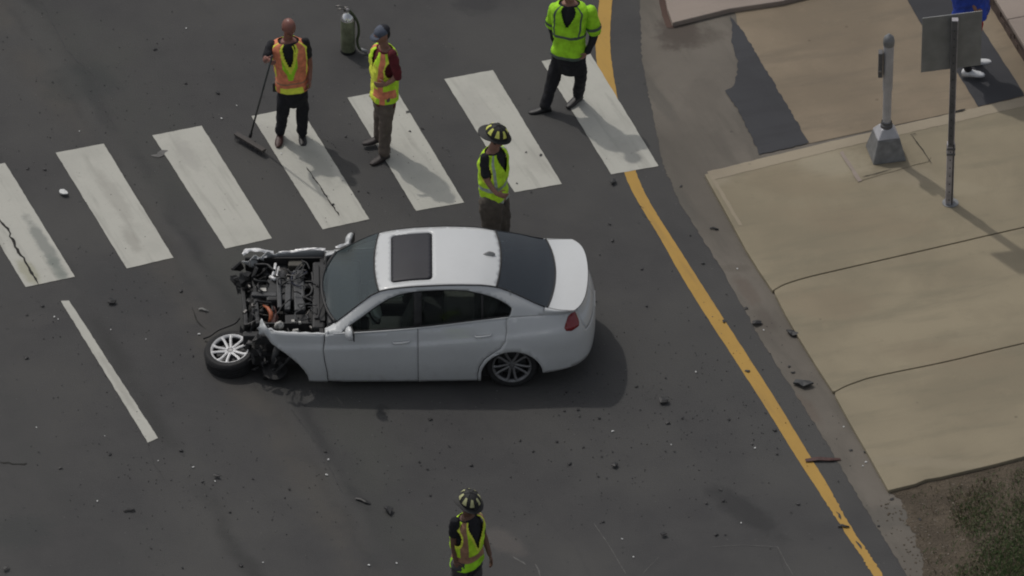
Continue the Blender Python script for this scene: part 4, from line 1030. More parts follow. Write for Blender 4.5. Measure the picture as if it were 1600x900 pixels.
def person(label, J, Y0, face, skin='skin', shirt='black_cloth', sleeve=.45, trousers='black_trousers', shoes='shoe', vest=None, girth=1.0, leg=1.0, hands=None, group=None, legfat=1.0, vhem=-.12):
    """J: joints as (px, py, depth offset from Y0 in metres); face: facing angle, 0 = towards camera, + to photo right"""
    W = {k: PY(v[0], v[1], Y0+v[2]) for k, v in J.items()}
    gx = (W['ankL'].x+W['ankR'].x)/2; gy = (W['ankL'].y+W['ankR'].y)/2
    root = empty('person', (gx, gy, 0)); tag(root, label, 'person', group)
    o0 = Vector((gx, gy, 0)); W = {k: v-o0 for k, v in W.items()}
    fwd = Vector((math.sin(R(face)), -math.cos(R(face)), 0))
    T_ = Torso(W['hipL'], W['hipR'], W['shL'], W['shR'], W['neck'], girth)
    if T_.fr(.5)[3].dot(fwd) < 0: print('WARN torso faces back', label)
    hd = Vector((math.sin(R(J['face'][0])), -math.cos(R(J['face'][0])), J['face'][1])).normalized() if 'face' in J and False else None
    return root, W, T_, fwd
def legs(mb, W, r=(.088,.062,.052), k=1):
    for s in 'LR': limb(mb, [W['hip'+s]+Vector((0,0,.03)), W['kn'+s], W['ank'+s]+Vector((0,0,.03))], [r[0]*k, r[1]*k, r[2]*k])
def build(label, J, Y0, face, headface, headtilt=-.25, skin='skin', shirt='black_cloth', sleeve=.55, trousers='black_trousers', shoes='shoe', vest='lime', girth=1.0, fat=1.0, curl=.5, handdir=None, headwear=None, toes=None, vhem=-.10, headup=None):
    root, W, T_, fwd = person(label, J, Y0, face)
    f2 = Vector((math.sin(R(headface)), -math.cos(R(headface)), headtilt)).normalized()
    hup = headup or (0,0,1)
    # skin body, one continuous surface
    mb = MB(); torso_vol(mb, T_, -.15, .98, .9)
    legs(mb, W, (.075,.052,.040))
    mb.tube([T_.fr(.85)[0], W['neck'], W['head']-Vector((0,0,.06))], [.07,.058,.055], 14)
    head(mb, W['head'], f2, hup)
    for s in 'LR':
        limb(mb, [W['sh'+s], W['el'+s], W['wr'+s]], [.048,.040,.027])
        d = (W['wr'+s]-W['el'+s]).normalized()
        if handdir and handdir.get(s): d = Vector(handdir[s]).normalized()
        inward = (T_.fr(.3)[0]-W['wr'+s]); inward.z = 0
        hand(mb, W['wr'+s], d, inward if inward.length > .02 else fwd, 1 if s == 'R' else -1, curl)
    b = mb.obj('body', M[skin], root); remesh(b, .0075, 0, smooth=1)
    mb = MB(); m_ = frame(f2, hup)
    for s in (-1, 1): mb.ell(W['head']+m_@Vector((s*.032,-.090,-.002)), (.011,.007,.006), m_, n=8, m=5)
    mb.obj('eyes', M['eye'], root, True)
    # shirt with sleeves
    mb = MB(); torso_vol(mb, T_, -.10, .955, 1.0, .006)
    for s in 'LR':
        a, e, w_ = W['sh'+s], W['el'+s], W['wr'+s]
        if sleeve <= 1: pts = [a, a.lerp(e, sleeve)]; rr = [.062, .060]
        else: pts = [a, e, e.lerp(w_, min(.97, sleeve-1))]; rr = [.064,.056,.042]
        limb(mb, pts, rr)
    o = mb.obj('shirt', M[shirt], root); remesh(o, .011, .026, .09)
    # trousers
    mb = MB(); torso_vol(mb, T_, -.32, .10, 1.0, .004)
    legs(mb, W, (.098,.078,.066), fat)
    o = mb.obj('trousers', M[trousers], root); remesh(o, .011, .034, .10)
    for s in 'LR':
        td = (toes or {}).get(s, fwd)
        mb = MB(); shoe(mb, W['ank'+s], td); mb.obj('shoe', M[shoes if isinstance(shoes, str) else shoes['LR'.index(s)]], root, True)
    # high-visibility vest: one cut of cloth, panels and tape by face
    if vest:
        n, m = 128, 90; t0, t1 = vhem, .955; vs = []; fs = []; mi = []; mats = []
        def midx(nm):
            if nm not in mats: mats.append(nm)
            return mats.index(nm)
        for j in range(m+1):
            t = t0+(t1-t0)*j/m
            for i in range(n):
                th = 2*math.pi*i/n; q = T_.pt(t, th, 1.06, .020)
                fl = .015*max(0, .35-t)/.45
                c, r, up, f = T_.fr(t); rad = (q-c); rad = rad-up*rad.dot(up)
                nn = noise.noise(q*7+Vector((3,1,5)))*.022 + noise.noise(q*17)*.010
                vs.append(q + rad.normalized()*(fl+nn))
        # arm holes round the shoulder joints
        for j in range(m):
            for i in range(n):
                t = t0+(t1-t0)*(j+.5)/m; deg = math.degrees(2*math.pi*(i+.5)/n); deg = deg-360 if deg > 180 else deg; ad = abs(deg)
                r = vest(t, deg, ad)
                q = (vs[j*n+i]+vs[(j+1)*n+(i+1)%n])/2
                if r is None: continue
                fs.append((j*n+i, j*n+(i+1)%n, (j+1)*n+(i+1)%n, (j+1)*n+i)); mi.append(midx(r))
        o = mesh('vest', vs, fs, [M[k] for k in mats], root, True, mi)
        s_ = o.modifiers.new('thickness', 'SOLIDIFY'); s_.thickness = .006; s_.offset = 1
        bm = bmesh.new(); bm.from_mesh(o.data); bmesh.ops.delete(bm, geom=[v for v in bm.verts if not v.link_faces], context='VERTS'); bm.to_mesh(o.data); bm.free()
    return root, W, T_, f2, m_
def armhole(t, ad, w=24, lo=.56, hi=.87): 
    c = (lo+hi)/2; return ((ad-90)/w)**2 + ((t-c)/((hi-lo)/2))**2 < 1
def vee(t, deg, t0=.52, slope=62, shift=0): return t > t0 and abs(deg-shift) < (t-t0)*slope*1.6
def vest_orange(t, deg, ad, side='vorange', low='lime2'):
    if armhole(t, ad): return None
    if vee(t, deg, .55, 34): return None
    if armhole(t, ad, 31, .51, .92): return 'lime2'
    if ad < 120:
        if .14 < t < .30: return side if not .205 < t < .235 else 'vfaded'
        if vee(t, deg, .40, 36): return 'lime2' if not vee(t, deg, .46, 36) else 'lime2'
        if t <= .14: return side if 36 < ad < 58 else 'lime2'
        if vee(t, deg, .24, 40): return 'greenlime' if ad < 20 else side
        if 66 < ad < 72: return 'lime2'
        return side
    if .16 < t < .30 or (118 < ad < 150 and t > .3): return side
    return 'lime'
def vest_cap(t, deg, ad):
    if armhole(t, ad): return None
    if vee(t, deg, .62, 30): return None
    if armhole(t, ad, 30, .51, .92): return 'lime2'
    if 12 < deg < 125 and .14 < t < .27: return 'vorange'
    if 34 < deg < 66 and t > .27: return 'vorange'
    if -66 < deg < -34 and t > .27: return 'vorange'
    if deg > 50 and t < .14 and deg < 75: return 'vorange'
    return 'lime2' if deg < 34 and t < .75 else 'lime'
def vest_lime(t, deg, ad):
    if armhole(t, ad): return None
    if vee(t, deg, .60, 52): return None
    if .10 < t < .17 or .36 < t < .43: return 'silver'
    if 46 < ad < 58 and t > .43: return 'silver'
    if armhole(t, ad, 29, .52, .91): return 'lime2'
    return 'lime'
def vest_officer(t, deg, ad):
    if vee(t, deg, .62, 50): return None
    if .02 < t < .07 or .40 < t < .46: return 'greytape'
    if 40 < ad < 48 and t > .46: return 'greytape'
    if t < .02 and deg < -40: return 'lime2'
    return 'greenlime'
def vest_pale(t, deg, ad):
    if armhole(t, ad): return None
    if vee(t, deg, .42, 42): return None
    if vee(t, deg, .36, 48) or armhole(t, ad, 31, .51, .92): return 'lime2'
    if .22 < t < .34: return 'vfaded'
    if 40 < ad < 75 and t > .34: return 'vfaded'
    return 'greenlime' if t < .22 else 'lime'
def helmet(root, c, m, ystick='helmet_y', tilt=0):
    """wide-brimmed fire helmet: ribbed dome, long rear brim, front shield, reflective patches"""
    h = empty('helmet', c, 0, root); mb = MB(); n = 48; vs = []; fs = []
    m = m @ Matrix.Rotation(R(tilt), 3, 'X') @ Matrix.Scale(.93, 3)
    rows = []
    for j in range(9):
        a = R(90*j/8); rows.append(('d', .128*math.sin(a) if j else .001, .02+.135*math.cos(a)))
    rows += [('b', 0, .012), ('b', 1, -.004), ('b', 1, -.012), ('b', 0, .0)]
    for kind, r_, z in rows:
        for i in range(n):
            t = 2*math.pi*i/n; dx, dy = math.sin(t), -math.cos(t)    # dy<0 front
            if kind == 'd':
                rr = r_*(1+.03*max(0, math.cos(6*t))**6); q = Vector((dx*rr, dy*rr*1.18, z + .006*max(0, math.cos(6*t))**8))
            else:
                ext = .030 + (.075*max(0, dy)**1.5 if dy > 0 else .03*max(0, -dy)**3); rr = .126 + ext*r_
                q = Vector((dx*rr*1.02, dy*(.148+ext*r_), z - (.028*max(0, dy) if r_ else 0)))
            vs.append(m @ q)
    for j in range(len(rows)-1):
        for i in range(n): fs.append((j*n+i, j*n+(i+1)%n, (j+1)*n+(i+1)%n, (j+1)*n+i))
    mb.add(vs, fs); o = mb.obj('shell', M['helmet'], h, auto=50)
    sm = MB()
    for k in range(8):
        t0 = 2*math.pi*(k+.5)/8; vs = []
        for j in range(5):
            ph = R(38+40*j/4); wd = (.24+.14*j/4)
            for i in range(4):
                t = t0 + (i/3-.5)*wd*1.15; rr = .134*math.sin(ph); vs.append(m @ Vector((math.sin(t)*rr, -math.cos(t)*rr*1.18, .022+.141*math.cos(ph))))
        fs = [(4*j+i, 4*j+i+1, 4*j+i+5, 4*j+i+4) for j in range(4) for i in range(3)]
        mesh('reflective_patch', vs, fs, M[ystick], h, True)
    mb = MB(); mb.box(m@Vector((0,-.158,.075)), (.07,.012,.10), m @ Matrix.Rotation(R(-18),3,'X'), taper=.7); mb.obj('shield', M['helmet'], h, bevel=.004)
    mb = MB(); mb.tube([m@Vector((-.10,.0,0)), m@Vector((-.085,-.03,-.09)), m@Vector((0,-.07,-.15)), m@Vector((.085,-.03,-.09)), m@Vector((.10,0,0))], .006, 6); mb.obj('chin_strap', M['black_cloth'], h, True)
    mb = MB(); mb.ell(m@Vector((0,.03,-.03)), (.098,.11,.055), m, n=16, m=8); mb.obj('ear_flap', M['black_cloth'], h, True)
# --- worker with broom (faces the camera)
r, W, T_, f2, m_ = build('bald man in orange and lime safety vest holding a long push broom',
    dict(head=(451,42,-.03), neck=(450,60,0), shL=(424,70,0), shR=(476,66,.02), elL=(414,96,-.16), elR=(484,97,.04), wrL=(419,92,-.38), wrR=(484,124,-.06),
         hipL=(446,138,0), hipR=(468,137,0), knL=(442,172,-.06), knR=(473,172,-.02), ankL=(438,208,-.04), ankR=(472,209,.0)), 3.08, 8, 28, -.32,
    skin='skin_red', shoes=('shoe_red','shoe'), vest=vest_orange, sleeve=.62, girth=1.04, handdir=dict(L=(.35,-.9,.1)), curl=1.0,
    toes=dict(L=Vector((-.12,-1,0)), R=Vector((.1,-1,0))), vhem=.04)
wl = W['wrL'] + Vector(r.location)
mb = MB(); mb.box(T_.pt(.10, R(-75), 1.1, .035), (.05,.045,.13)); mb.obj('radio', M['radio'], r, bevel=.006)
mb = MB(); mb.tube([T_.pt(t, R(14 if t > .7 else 10), 1.02, .018) for t in (.93,.85,.7,.58)], (.012,.003) if False else .008, 6); mb.obj('lanyard', M['lime2'], r, True)
br = G(391, 222, .0); broom = empty('push_broom', (br.x, br.y, 0)); tag(broom, 'wide black push broom with long dark handle held by the bald worker', 'broom')
top_ = PY(422, 68, wl.y-.09) - Vector((br.x, br.y, 0))
hd_ = wl + Vector((.35,-.9,.1)).normalized()*.075 - Vector((br.x, br.y, 0)); hd_ = hd_ + Vector((0,-.025,0))
bd = (hd_ - Vector((0,0,.09))); topp = Vector((0,0,.09)) + bd*1.10
M['broom_handle'] = mat('broom_handle', (.045,.05,.05), .5, var=.2)
mb = MB(); mb.tube([Vector((0,0,.08)), topp], .0125, 8); mb.obj('handle', M['broom_handle'], broom, True)
e0, e1 = G(368,212,.05), G(413,239,.05); ang = math.atan2((e1-e0).y, (e1-e0).x); LL = (e1-e0).length; mid = (e0+e1)/2 - Vector((br.x, br.y, 0))
mb = MB(); mb.box((0,0,0), (LL,.065,.03)); o = mb.obj('block', mat('broom_block', (.06,.052,.048), .7, var=.2), broom, bevel=.006); o.location = (mid.x, mid.y, .085); o.rotation_euler = (0,0,ang)
mb = MB(); q_ = random.Random(2)
for i in range(420):
    x = q_.uniform(-LL/2+.01, LL/2-.01); y = q_.uniform(-.03,.03); k = y*.9+q_.uniform(-.008,.008); mb.add([(x-.002,y,.0),(x+.002,y,.0),(x+.003+q_.uniform(-.006,.006),y+k,-.068)], [(0,1,2)])
o = mb.obj('bristles', M['black_cloth'], broom); o.location = (mid.x, mid.y, .072); o.rotation_euler = (0,0,ang); o['kind'] = 'stuff'
mb = MB(); mb.tube([Vector((0,0,.08)), Vector((0,0,.08))+bd*.05], .02, 8); mb.obj('socket', M['black'], broom, True)
# --- worker in cap (faces left, arms folded)
def cap(root, c, m):
    h = empty('cap', c, 0, root); mb = MB()
    mb.ell((0,0,0), (.088,.108,.085), m, n=20, m=12, f=lambda q: Vector((q.x, q.y, max(q.z, -.004))))
    # two-tone crown: grey front, dark back
    o = mb.obj('crown', [M['cap_grey'], M['cap_dark']], h, True); im = m.inverted()
    for p in o.data.polygons: p.material_index = 1 if (im @ p.center).y > .02 else 0
    mb = MB(); vs = []; n = 12
    for i in range(n+1):
        a = R(-62+124*i/n); vs += [m@Vector((math.sin(a)*.082, -math.cos(a)*.100, .0)), m@Vector((math.sin(a)*.078, -.095-.075*math.cos(a)**.7, -.018))]
    mb.add(vs, [(2*i,2*i+1,2*i+3,2*i+2) for i in range(n)]); o = mb.obj('visor', M['cap_grey'], h, True); s_ = o.modifiers.new('t','SOLIDIFY'); s_.thickness = .006
r, W, T_, f2, m_ = build('man in grey baseball cap, maroon shirt and orange lime vest standing with arms folded',
    dict(head=(597,54,0), neck=(601,72,0), shL=(592,80,.20), shR=(613,84,-.17), elL=(588,118,.18), elR=(621,120,-.22), wrL=(600,132,.0), wrR=(603,132,-.26),
         hipL=(597,150,.10), hipR=(604,153,-.10), knL=(595,188,.14), knR=(603,195,-.10), ankL=(592,214,.16), ankR=(600,241,-.14)), 2.76, -62, -58, -.30,
    skin='skin', shirt='maroon', trousers='taupe', shoes='shoe_brown', vest=vest_cap, sleeve=.98, girth=1.20, fat=1.1,
    handdir=dict(R=(-.8,-.2,.05), L=(.3,-.9,0)), curl=.7, toes=dict(L=Vector((-1,-.35,0)), R=Vector((-.9,-.75,0))), vhem=.04)
cap(r, W['head']+Vector((0,0,.045)), m_)
mb = MB(); mb.ell(W['head']+m_@Vector((0,.025,-.005)), (.080,.082,.085), m_, n=16, m=10); mb.obj('hair', M['hair'], r, True)
# --- firefighter beyond the car (faces right)
r, W, T_, f2, m_ = build('firefighter in black helmet and lime vest standing behind the white car roof',
    dict(head=(776,214,0), neck=(770,231,0), shL=(757,246,-.18), shR=(783,243,.18), elL=(759,281,-.20), elR=(786,275,.18), wrL=(776,303,-.26), wrR=(788,300,.02),
         hipL=(767,318,-.10), hipR=(777,316,.10), knL=(768,352,-.10), knR=(783,350,.08), ankL=(766,388,-.12), ankR=(780,382,.10)), .92, 72, 62, -.12,
    skin='skin', trousers='bunker', vest=vest_lime, sleeve=.75, girth=1.22, fat=1.55, handdir=dict(L=(.8,-.1,-.2)), curl=.6, vhem=.10)
helmet(r, W['head']+Vector((0,0,.035)), m_, tilt=6)
# --- officer walking, head above the picture
r, W, T_, f2, m_ = build('officer in black trousers and short sleeved lime jacket stepping onto the last crosswalk stripe',
    dict(head=(885,-22,-.04), neck=(890,1,0), shL=(868,12,.04), shR=(922,16,0), elL=(862,42,.10), elR=(930,54,-.02), wrL=(868,66,.14), wrR=(918,82,-.10),
         hipL=(876,84,.04), hipR=(902,85,-.04), knL=(864,125,.02), knR=(908,116,-.02), ankL=(852,167,-.04), ankR=(903,150,.16)), 3.66, -12, -35, -.35,
    skin='skin', shirt='black_cloth', vest=vest_officer, sleeve=1.95, girth=1.24, curl=.6, toes=dict(L=Vector((-1,-.25,0)), R=Vector((-.65,-.8,0))), fat=1.05, handdir=dict(R=(-.6,-.3,-.6)), vhem=.02)
for s in 'LR':
    mb = MB(); a, e = W['sh'+s], W['el'+s]; limb(mb, [a-Vector((0,0,.02)), a.lerp(e,.80)], [.085,.092]); o = mb.obj('jacket_sleeve', M['greenlime'], r); remesh(o, .012, .02, .08)
for s in 'LR':
    a, e = W['sh'+s], W['el'+s]; q = a.lerp(e,.68); d_ = (e-a).normalized(); mb = MB(); mb.tube([q-d_*.02, q+d_*.02], .098, 16, cap=False); mb.obj('sleeve_tape', M['greytape'], r, True)
mb = MB(); mb.ell(W['head']+m_@Vector((0,.015,.02)), (.082,.095,.11), m_, n=16, m=10); mb.obj('hair', M['hair'], r, True)
# --- firefighter at the bottom edge
r, W, T_, f2, m_ = build('firefighter in cream patched black helmet and faded vest standing nearest the camera',
    dict(head=(734,787,-.02), neck=(730,803,0), shL=(711,815,-.15), shR=(743,812,.15), elL=(708,847,-.12), elR=(757,839,.14), wrL=(712,876,-.16), wrR=(765,866,.06),
         hipL=(721,884,-.09), hipR=(738,883,.09), knL=(720,920,-.08), knR=(740,920,.04), ankL=(718,955,-.08), ankR=(742,952,.06)), -6.45, 42, 30, -.08,
    skin='skin_dark', trousers='dark_bunker', vest=vest_pale, sleeve=.6, girth=1.1, fat=1.25, curl=.5, vhem=.08)
helmet(r, W['head']+Vector((0,0,.03)), m_, 'helmet_y2', tilt=6)
# --- pedestrian behind the sign: blue top, white shoes
r, W, T_, f2, m_ = build('pedestrian in loose blue top and white trainers standing behind the back of the road sign',
    dict(head=(1512,-76,0), neck=(1513,-54,0), shL=(1513,-40,-.18), shR=(1520,-42,.18), elL=(1512,-8,-.22), elR=(1528,-12,.2), wrL=(1524,14,-.24), wrR=(1536,12,.14),
         hipL=(1514,20,-.09), hipR=(1521,18,.09), knL=(1511,62,-.08), knR=(1521,58,.12), ankL=(1512,110,-.10), ankR=(1523,94,.20)), 4.40, 78, 78, -.2,
    skin='skin', shirt='blue', trousers='black_trousers', shoes='white_shoe', vest=None, sleeve=.8, fat=.82, toes=dict(L=Vector((1,-.1,0)), R=Vector((1,.25,0))))
mb = MB(); torso_vol(mb, T_, -.02, .6, 1.15, .075); o = mb.obj('tunic', M['blue'], r); remesh(o, .012, .05, .07)
mb = MB(); mb.tube([PY(1534,22,4.40)-Vector(r.location), PY(1534,38,4.38)-Vector(r.location), PY(1532,52,4.38)-Vector(r.location)], [.012,.022,.012], 8); mb.obj('red_pouch', M['redtrim'], r, True)

# ================================================================ STREET FURNITURE
M['galv'] = mat('galvanised', (.38,.365,.385), .5, .4, var=.25, scale=9)
M['galv_dark'] = mat('dark_galvanised', (.12,.12,.125), .6, .3, var=.25, scale=9)
M['polepaint'] = mat('pole_paint', (.42,.42,.44), .5, .2, var=.15, scale=6)
M['castbase'] = mat('cast_base', (.21,.215,.22), .55, .3, var=.25, scale=10, bump=.2)
M['signback'] = mat('sign_back', (.24,.245,.24), .55, .3, var=.15, scale=5)
sp = G(1483, 317, ZS); sg = empty('sign_post', (sp.x, sp.y, ZS)); tag(sg, 'tall dark perforated post carrying a sign seen from its grey back', 'road sign')
def hts(px, py): return PY(px, py, sp.y).z - ZS
H = hts(1479, 30)
mb = MB(); mb.box((0,0,.45), (.092,.092,.9)); mb.obj('post_sleeve', M['galv'], sg, bevel=.004)
mb = MB(); mb.box((0,0,H/2), (.078,.078,H)); ps = mb.obj('post', M['galv'], sg, bevel=.004)
mb = MB(); mb.box((-.006,-.042,H*.66), (.066,.012,H*.68)); mb.obj('post_channel', M['galv_dark'], sg)
mb = MB(); mb.box((.030,-.0475,.46), (.012,.004,.9)); mb.obj('post_edge', M['black'], sg)
hm = None
for i in range(int(H/.12)):
    mb = MB()
    if hm is None: mb.lathe([(0,0),(.008,0),(.008,.003),(0,.003)], (0,0,0), Matrix.Rotation(R(90),3,'X'), 8); o = mb.obj('bolt_hole', M['black'], sg); hm = o.data
    else: o = link(bpy.data.objects.new('bolt_hole', hm), sg)
    o.location = (-.006, -.0495, .12*i+.08)
for zz in (.76, .84): 
    mb = MB(); mb.box((0,0,zz), (.106,.106,.03)); mb.obj('clamp', M['galv_dark'], sg, bevel=.004)
mb = MB(); mb.lathe([(.0,.0),(.10,.0),(.10,.006),(.0,.006)], (.015,0,.002), None, 20); mb.obj('base_collar', M['castbase'], sg)
pz0 = hts(1474, 112); q0 = PY(1433,118,sp.y+.05); wd = .74
mb = MB(); mb.box((0,0,0), (wd,.006,.80)); pn = mb.obj('sign_panel', M['signback'], sg, bevel=.001); pn.location = (-.03,.062,pz0+.40); pn.rotation_euler = (0,0,R(12))
mb = MB(); mb.box((0,.006,0), (wd-.004,.004,.796)); mb.obj('sign_face', mat('sign_face', (.6,.6,.6), .5), pn)
for zz in (-.28,.28): 
    mb = MB(); mb.lathe([(0,0),(.014,0),(.014,.012),(0,.012)], (0,-.005,zz), Matrix.Rotation(R(90),3,'X'), 8); mb.obj('bolt', M['galv_dark'], pn)
# pedestrian signal post with cast base
pb_ = G(1384, 240, ZS); pp = empty('signal_post', (pb_.x, pb_.y, ZS)); tag(pp, 'short pale grey post with button box on a square cast base', 'post')
bh = .34; ang = R(12)
mb = MB(); mb.box((0,0,bh*.45), (.42,.42,bh*.9), rotz(ang), taper=.66); mb.obj('base', M['castbase'], pp, bevel=.015)
mb = MB(); mb.box((0,0,bh*.9+.055), (.285,.285,.11), rotz(ang), taper=.5); mb.obj('base_cap', M['polepaint'], pp, bevel=.012)
Hh = PY(1383, 56, pb_.y).z - ZS
mb = MB(); mb.lathe([(.075,0),(.075,.05),(.065,.06),(.065,.09)], (0,0,bh+.06), None, 20); mb.obj('collar', M['galv_dark'], pp, auto=40)
mb = MB(); mb.lathe([(.052,bh+.1),(.052,Hh*.53),(.060,Hh*.55),(.064,Hh-.10),(.064,Hh-.08)], n=22); mb.obj('pole', M['polepaint'], pp, auto=40)
mb = MB(); mb.lathe([(.066,Hh-.14),(.070,Hh-.12),(.070,Hh-.07),(.060,Hh-.02),(.03,Hh+.01),(.012,Hh+.03),(0,Hh+.03)], n=20); mb.obj('finial', M['castbase'], pp, auto=40)
bz = PY(1372, 98, pb_.y).z - ZS
mb = MB(); mb.box((-.095,-.02,bz), (.055,.10,.36)); bb = mb.obj('button_box', M['galv_dark'], pp, bevel=.008)
mb = MB(); mb.ell((-.095,-.075,bz-.08), (.018,.012,.018)); mb.obj('button', M['steel'], bb, True)
# water extinguisher
ex = G(544, 80, 0); fe = empty('fire_extinguisher', (ex.x, ex.y, 0)); tag(fe, 'polished silver water fire extinguisher standing on the road with its hose', 'fire extinguisher')
M['can'] = mat('polished_steel', (.30,.33,.22), .35, .6, var=.35, scale=8); M['can_top'] = mat('bright_steel', (.72,.72,.73), .2, .9, var=.1, scale=10)
mb = MB(); mb.lathe([(0,0),(.082,0),(.09,.02),(.09,.47),(.088,.49)], n=28); mb.obj('can', M['can'], fe, auto=40)
mb = MB(); mb.lathe([(.088,.49),(.080,.53),(.055,.565),(.028,.585),(.024,.61),(0,.61)], n=28); mb.obj('dome', M['can_top'], fe, auto=50)
mb = MB(); mb.lathe([(.092,.0),(.096,.0),(.096,.035),(.092,.035)], n=28); mb.obj('base_ring', M['black'], fe, auto=40)
mb = MB(); mb.box((-.02,0,.64), (.05,.035,.06)); mb.tube([(-.03,0,.66),(-.10,-.01,.70),(-.15,-.01,.69)], .010, 6); mb.tube([(-.02,0,.63),(-.09,-.01,.65),(-.13,-.01,.64)], .008, 6); mb.obj('valve_handle', M['steel'], fe, True)
mb = MB(); mb.lathe([(0,.0),(.022,0),(.022,.012),(0,.014)], (.0,-.03,.65), Matrix.Rotation(R(90),3,'X'), 14); mb.obj('gauge', M['galv'], fe)
mb = MB(); mb.tube(smoothline([(.01,0,.63),(.07,-.01,.56),(.125,-.02,.44),(.135,-.03,.30),(.115,-.04,.20),(.13,-.05,.10),(.18,-.06,.05)], 5), .017, 8); mb.obj('hose', mat('olive_hose', (.05,.065,.03), .5), fe, True)
mb = MB(); mb.tube([(.15,-.05,.07),(.24,-.07,.035)], [.02,.026], 8); mb.obj('nozzle', M['castbase'], fe, True)

# ================================================================ CRASH DEBRIS
M['debris_w'] = mat('white_debris', (.60,.61,.60), .5); M['debris_g'] = mat('grey_debris', (.20,.20,.19), .6)
big = [((174,472),.09,'black','black plastic lump left of the torn wheel','k'), ((100,302),.075,'debris_w','white plastic chunk between the two leftmost crosswalk stripes','w'),
       ((567,782),.13,'black','long dark plastic strip, left one of a pair by the near firefighter','s'), ((605,797),.13,'black','forked dark plastic piece, nearer the helmeted firefighter','f'),
       ((1035,628),.11,'black','black angled fragment on open road right of the car','f'), ((1286,718),.22,'redbrown','long dark red brown strip lying across the yellow line','s2'),
       ((1255,600),.14,'black2','dark pointed shard on the gutter beside the sidewalk edge','f'), ((1238,522),.10,'black','dark lump of rubbish against the sidewalk edge','k'),
       ((1182,505),.09,'black','small black piece on the upper gutter edge','k'), ((1037,836),.07,'black','black chip on road near bottom centre right','k'),
       ((960,727),.07,'black','black lump in the debris below the rear bumper','k'), ((318,484),.08,'debris_g','pale grey scrap on the road ahead of the engine bay','s'),
       ((1318,822),.09,'black','dark sliver lying on the yellow line near the bottom','s'), ((958,285),.07,'black','black crumb below the rightmost crosswalk stripe','k'),
       ((338,744),.06,'black','black bit beside a white crumb at lower left','k'), ((202,797),.09,'black','thin black bar on the road at lower left','s'),
       ((10,888),.06,'black','dark round lump at the bottom left corner','k'), ((1116,357),.07,'black','dark strip on the gutter level with the car roof','s'), ((1396,751),.07,'black','black fragment at the bottom corner of the sidewalk','k')]
g_ = random.Random(9)
for i, ((px, py), r_, m_n, lab, kind) in enumerate(big):
    p = G(px, py, .02)
    if kind in 's' or kind == 's2':
        mb = MB(); L_ = r_*(1.25 if kind == 's2' else 1); a = R(g_.uniform(-15, 15)) if kind == 's' else R(4); d = Vector((math.cos(a), math.sin(a), 0))
        if lab.startswith('long dark plastic'): d = Vector((.9,-.5,0)).normalized()
        w_ = r_*.16 if kind == 's' else .03
        mb.tube([-d*L_*.75+Vector((0,0,.004)), -d*L_*.2+Vector((0,.012,.012)), d*L_*.3+Vector((0,-.006,.008)), d*L_*.75], [(.008,w_),(.010,w_*1.2),(.012,w_),(.006,w_*.7)], 6, up=(0,0,1)); o = mb.obj('debris_strip', M[m_n])
        o.location = (p.x, p.y, .014)
    else:
        o = shardobj('debris_piece', M[m_n], (p.x, p.y, .03), r_, None, i+300, .14, .7 if kind == 'f' else .5); o.rotation_euler = (0, 0, g_.uniform(0, 6))
    tag(o, lab, 'debris', 'larger pieces of crash debris on the ground')
dk = [(882,642),(903,640),(905,650),(873,648),(936,653),(870,690),(912,698),(940,713),(957,706),(890,725),(935,744),(948,747),(1043,660),(1066,653),(1138,655),(1040,705),(1054,705),(1214,700),(1214,709),(1126,765),(1104,786),(1131,782),(1247,787),(1236,800),(942,815),(1133,835),(1118,835),(1175,693),(885,613),(905,613),(995,604),
      (672,655),(702,697),(655,722),(668,733),(737,727),(672,773),(452,764),(508,705),(508,732),(629,842),(798,745),(283,704),(316,752),(359,800),(285,887),(236,856),(376,883),(95,731),(172,709),(60,706),(395,748),(42,560),(38,557),(302,556),(66,478),(42,492),(290,130),(82,128),(242,77),(43,263),(69,264),(283,455),(1131,502),(1168,580),(1196,645),(1010,478),(1003,420),(957,376),(937,398),(953,350),(1064,291),(1078,367),(1098,411),(1135,460),(1166,482),(1233,573),(1240,582),(1329,703),(1351,707),(1393,780),(1437,812),(1372,822),(1310,752),(578,150),(560,298),(540,213),(520,320),(637,175),(660,200),(822,238),(845,242),(808,287),(640,205),(700,420),(575,300),(1250,600),(930,470),(340,145),(830,300),(1040,590),(1000,640),(1190,506),(1211,672),(812,688),(833,705)]
wt_ = [(124,205),(291,44),(85,495),(91,499),(173,515),(311,522),(57,668),(152,783),(164,681),(336,752),(513,718),(510,742),(577,883),(957,674),(1049,695),(972,842),(1087,581),(1318,667),(1348,728),(1353,722),(1158,817),(990,870),(411,879),(247,720),(302,730),(1193,516),(1180,700),(440,240),(1152,420),(620,880),(228,530),(346,185),(370,165)]
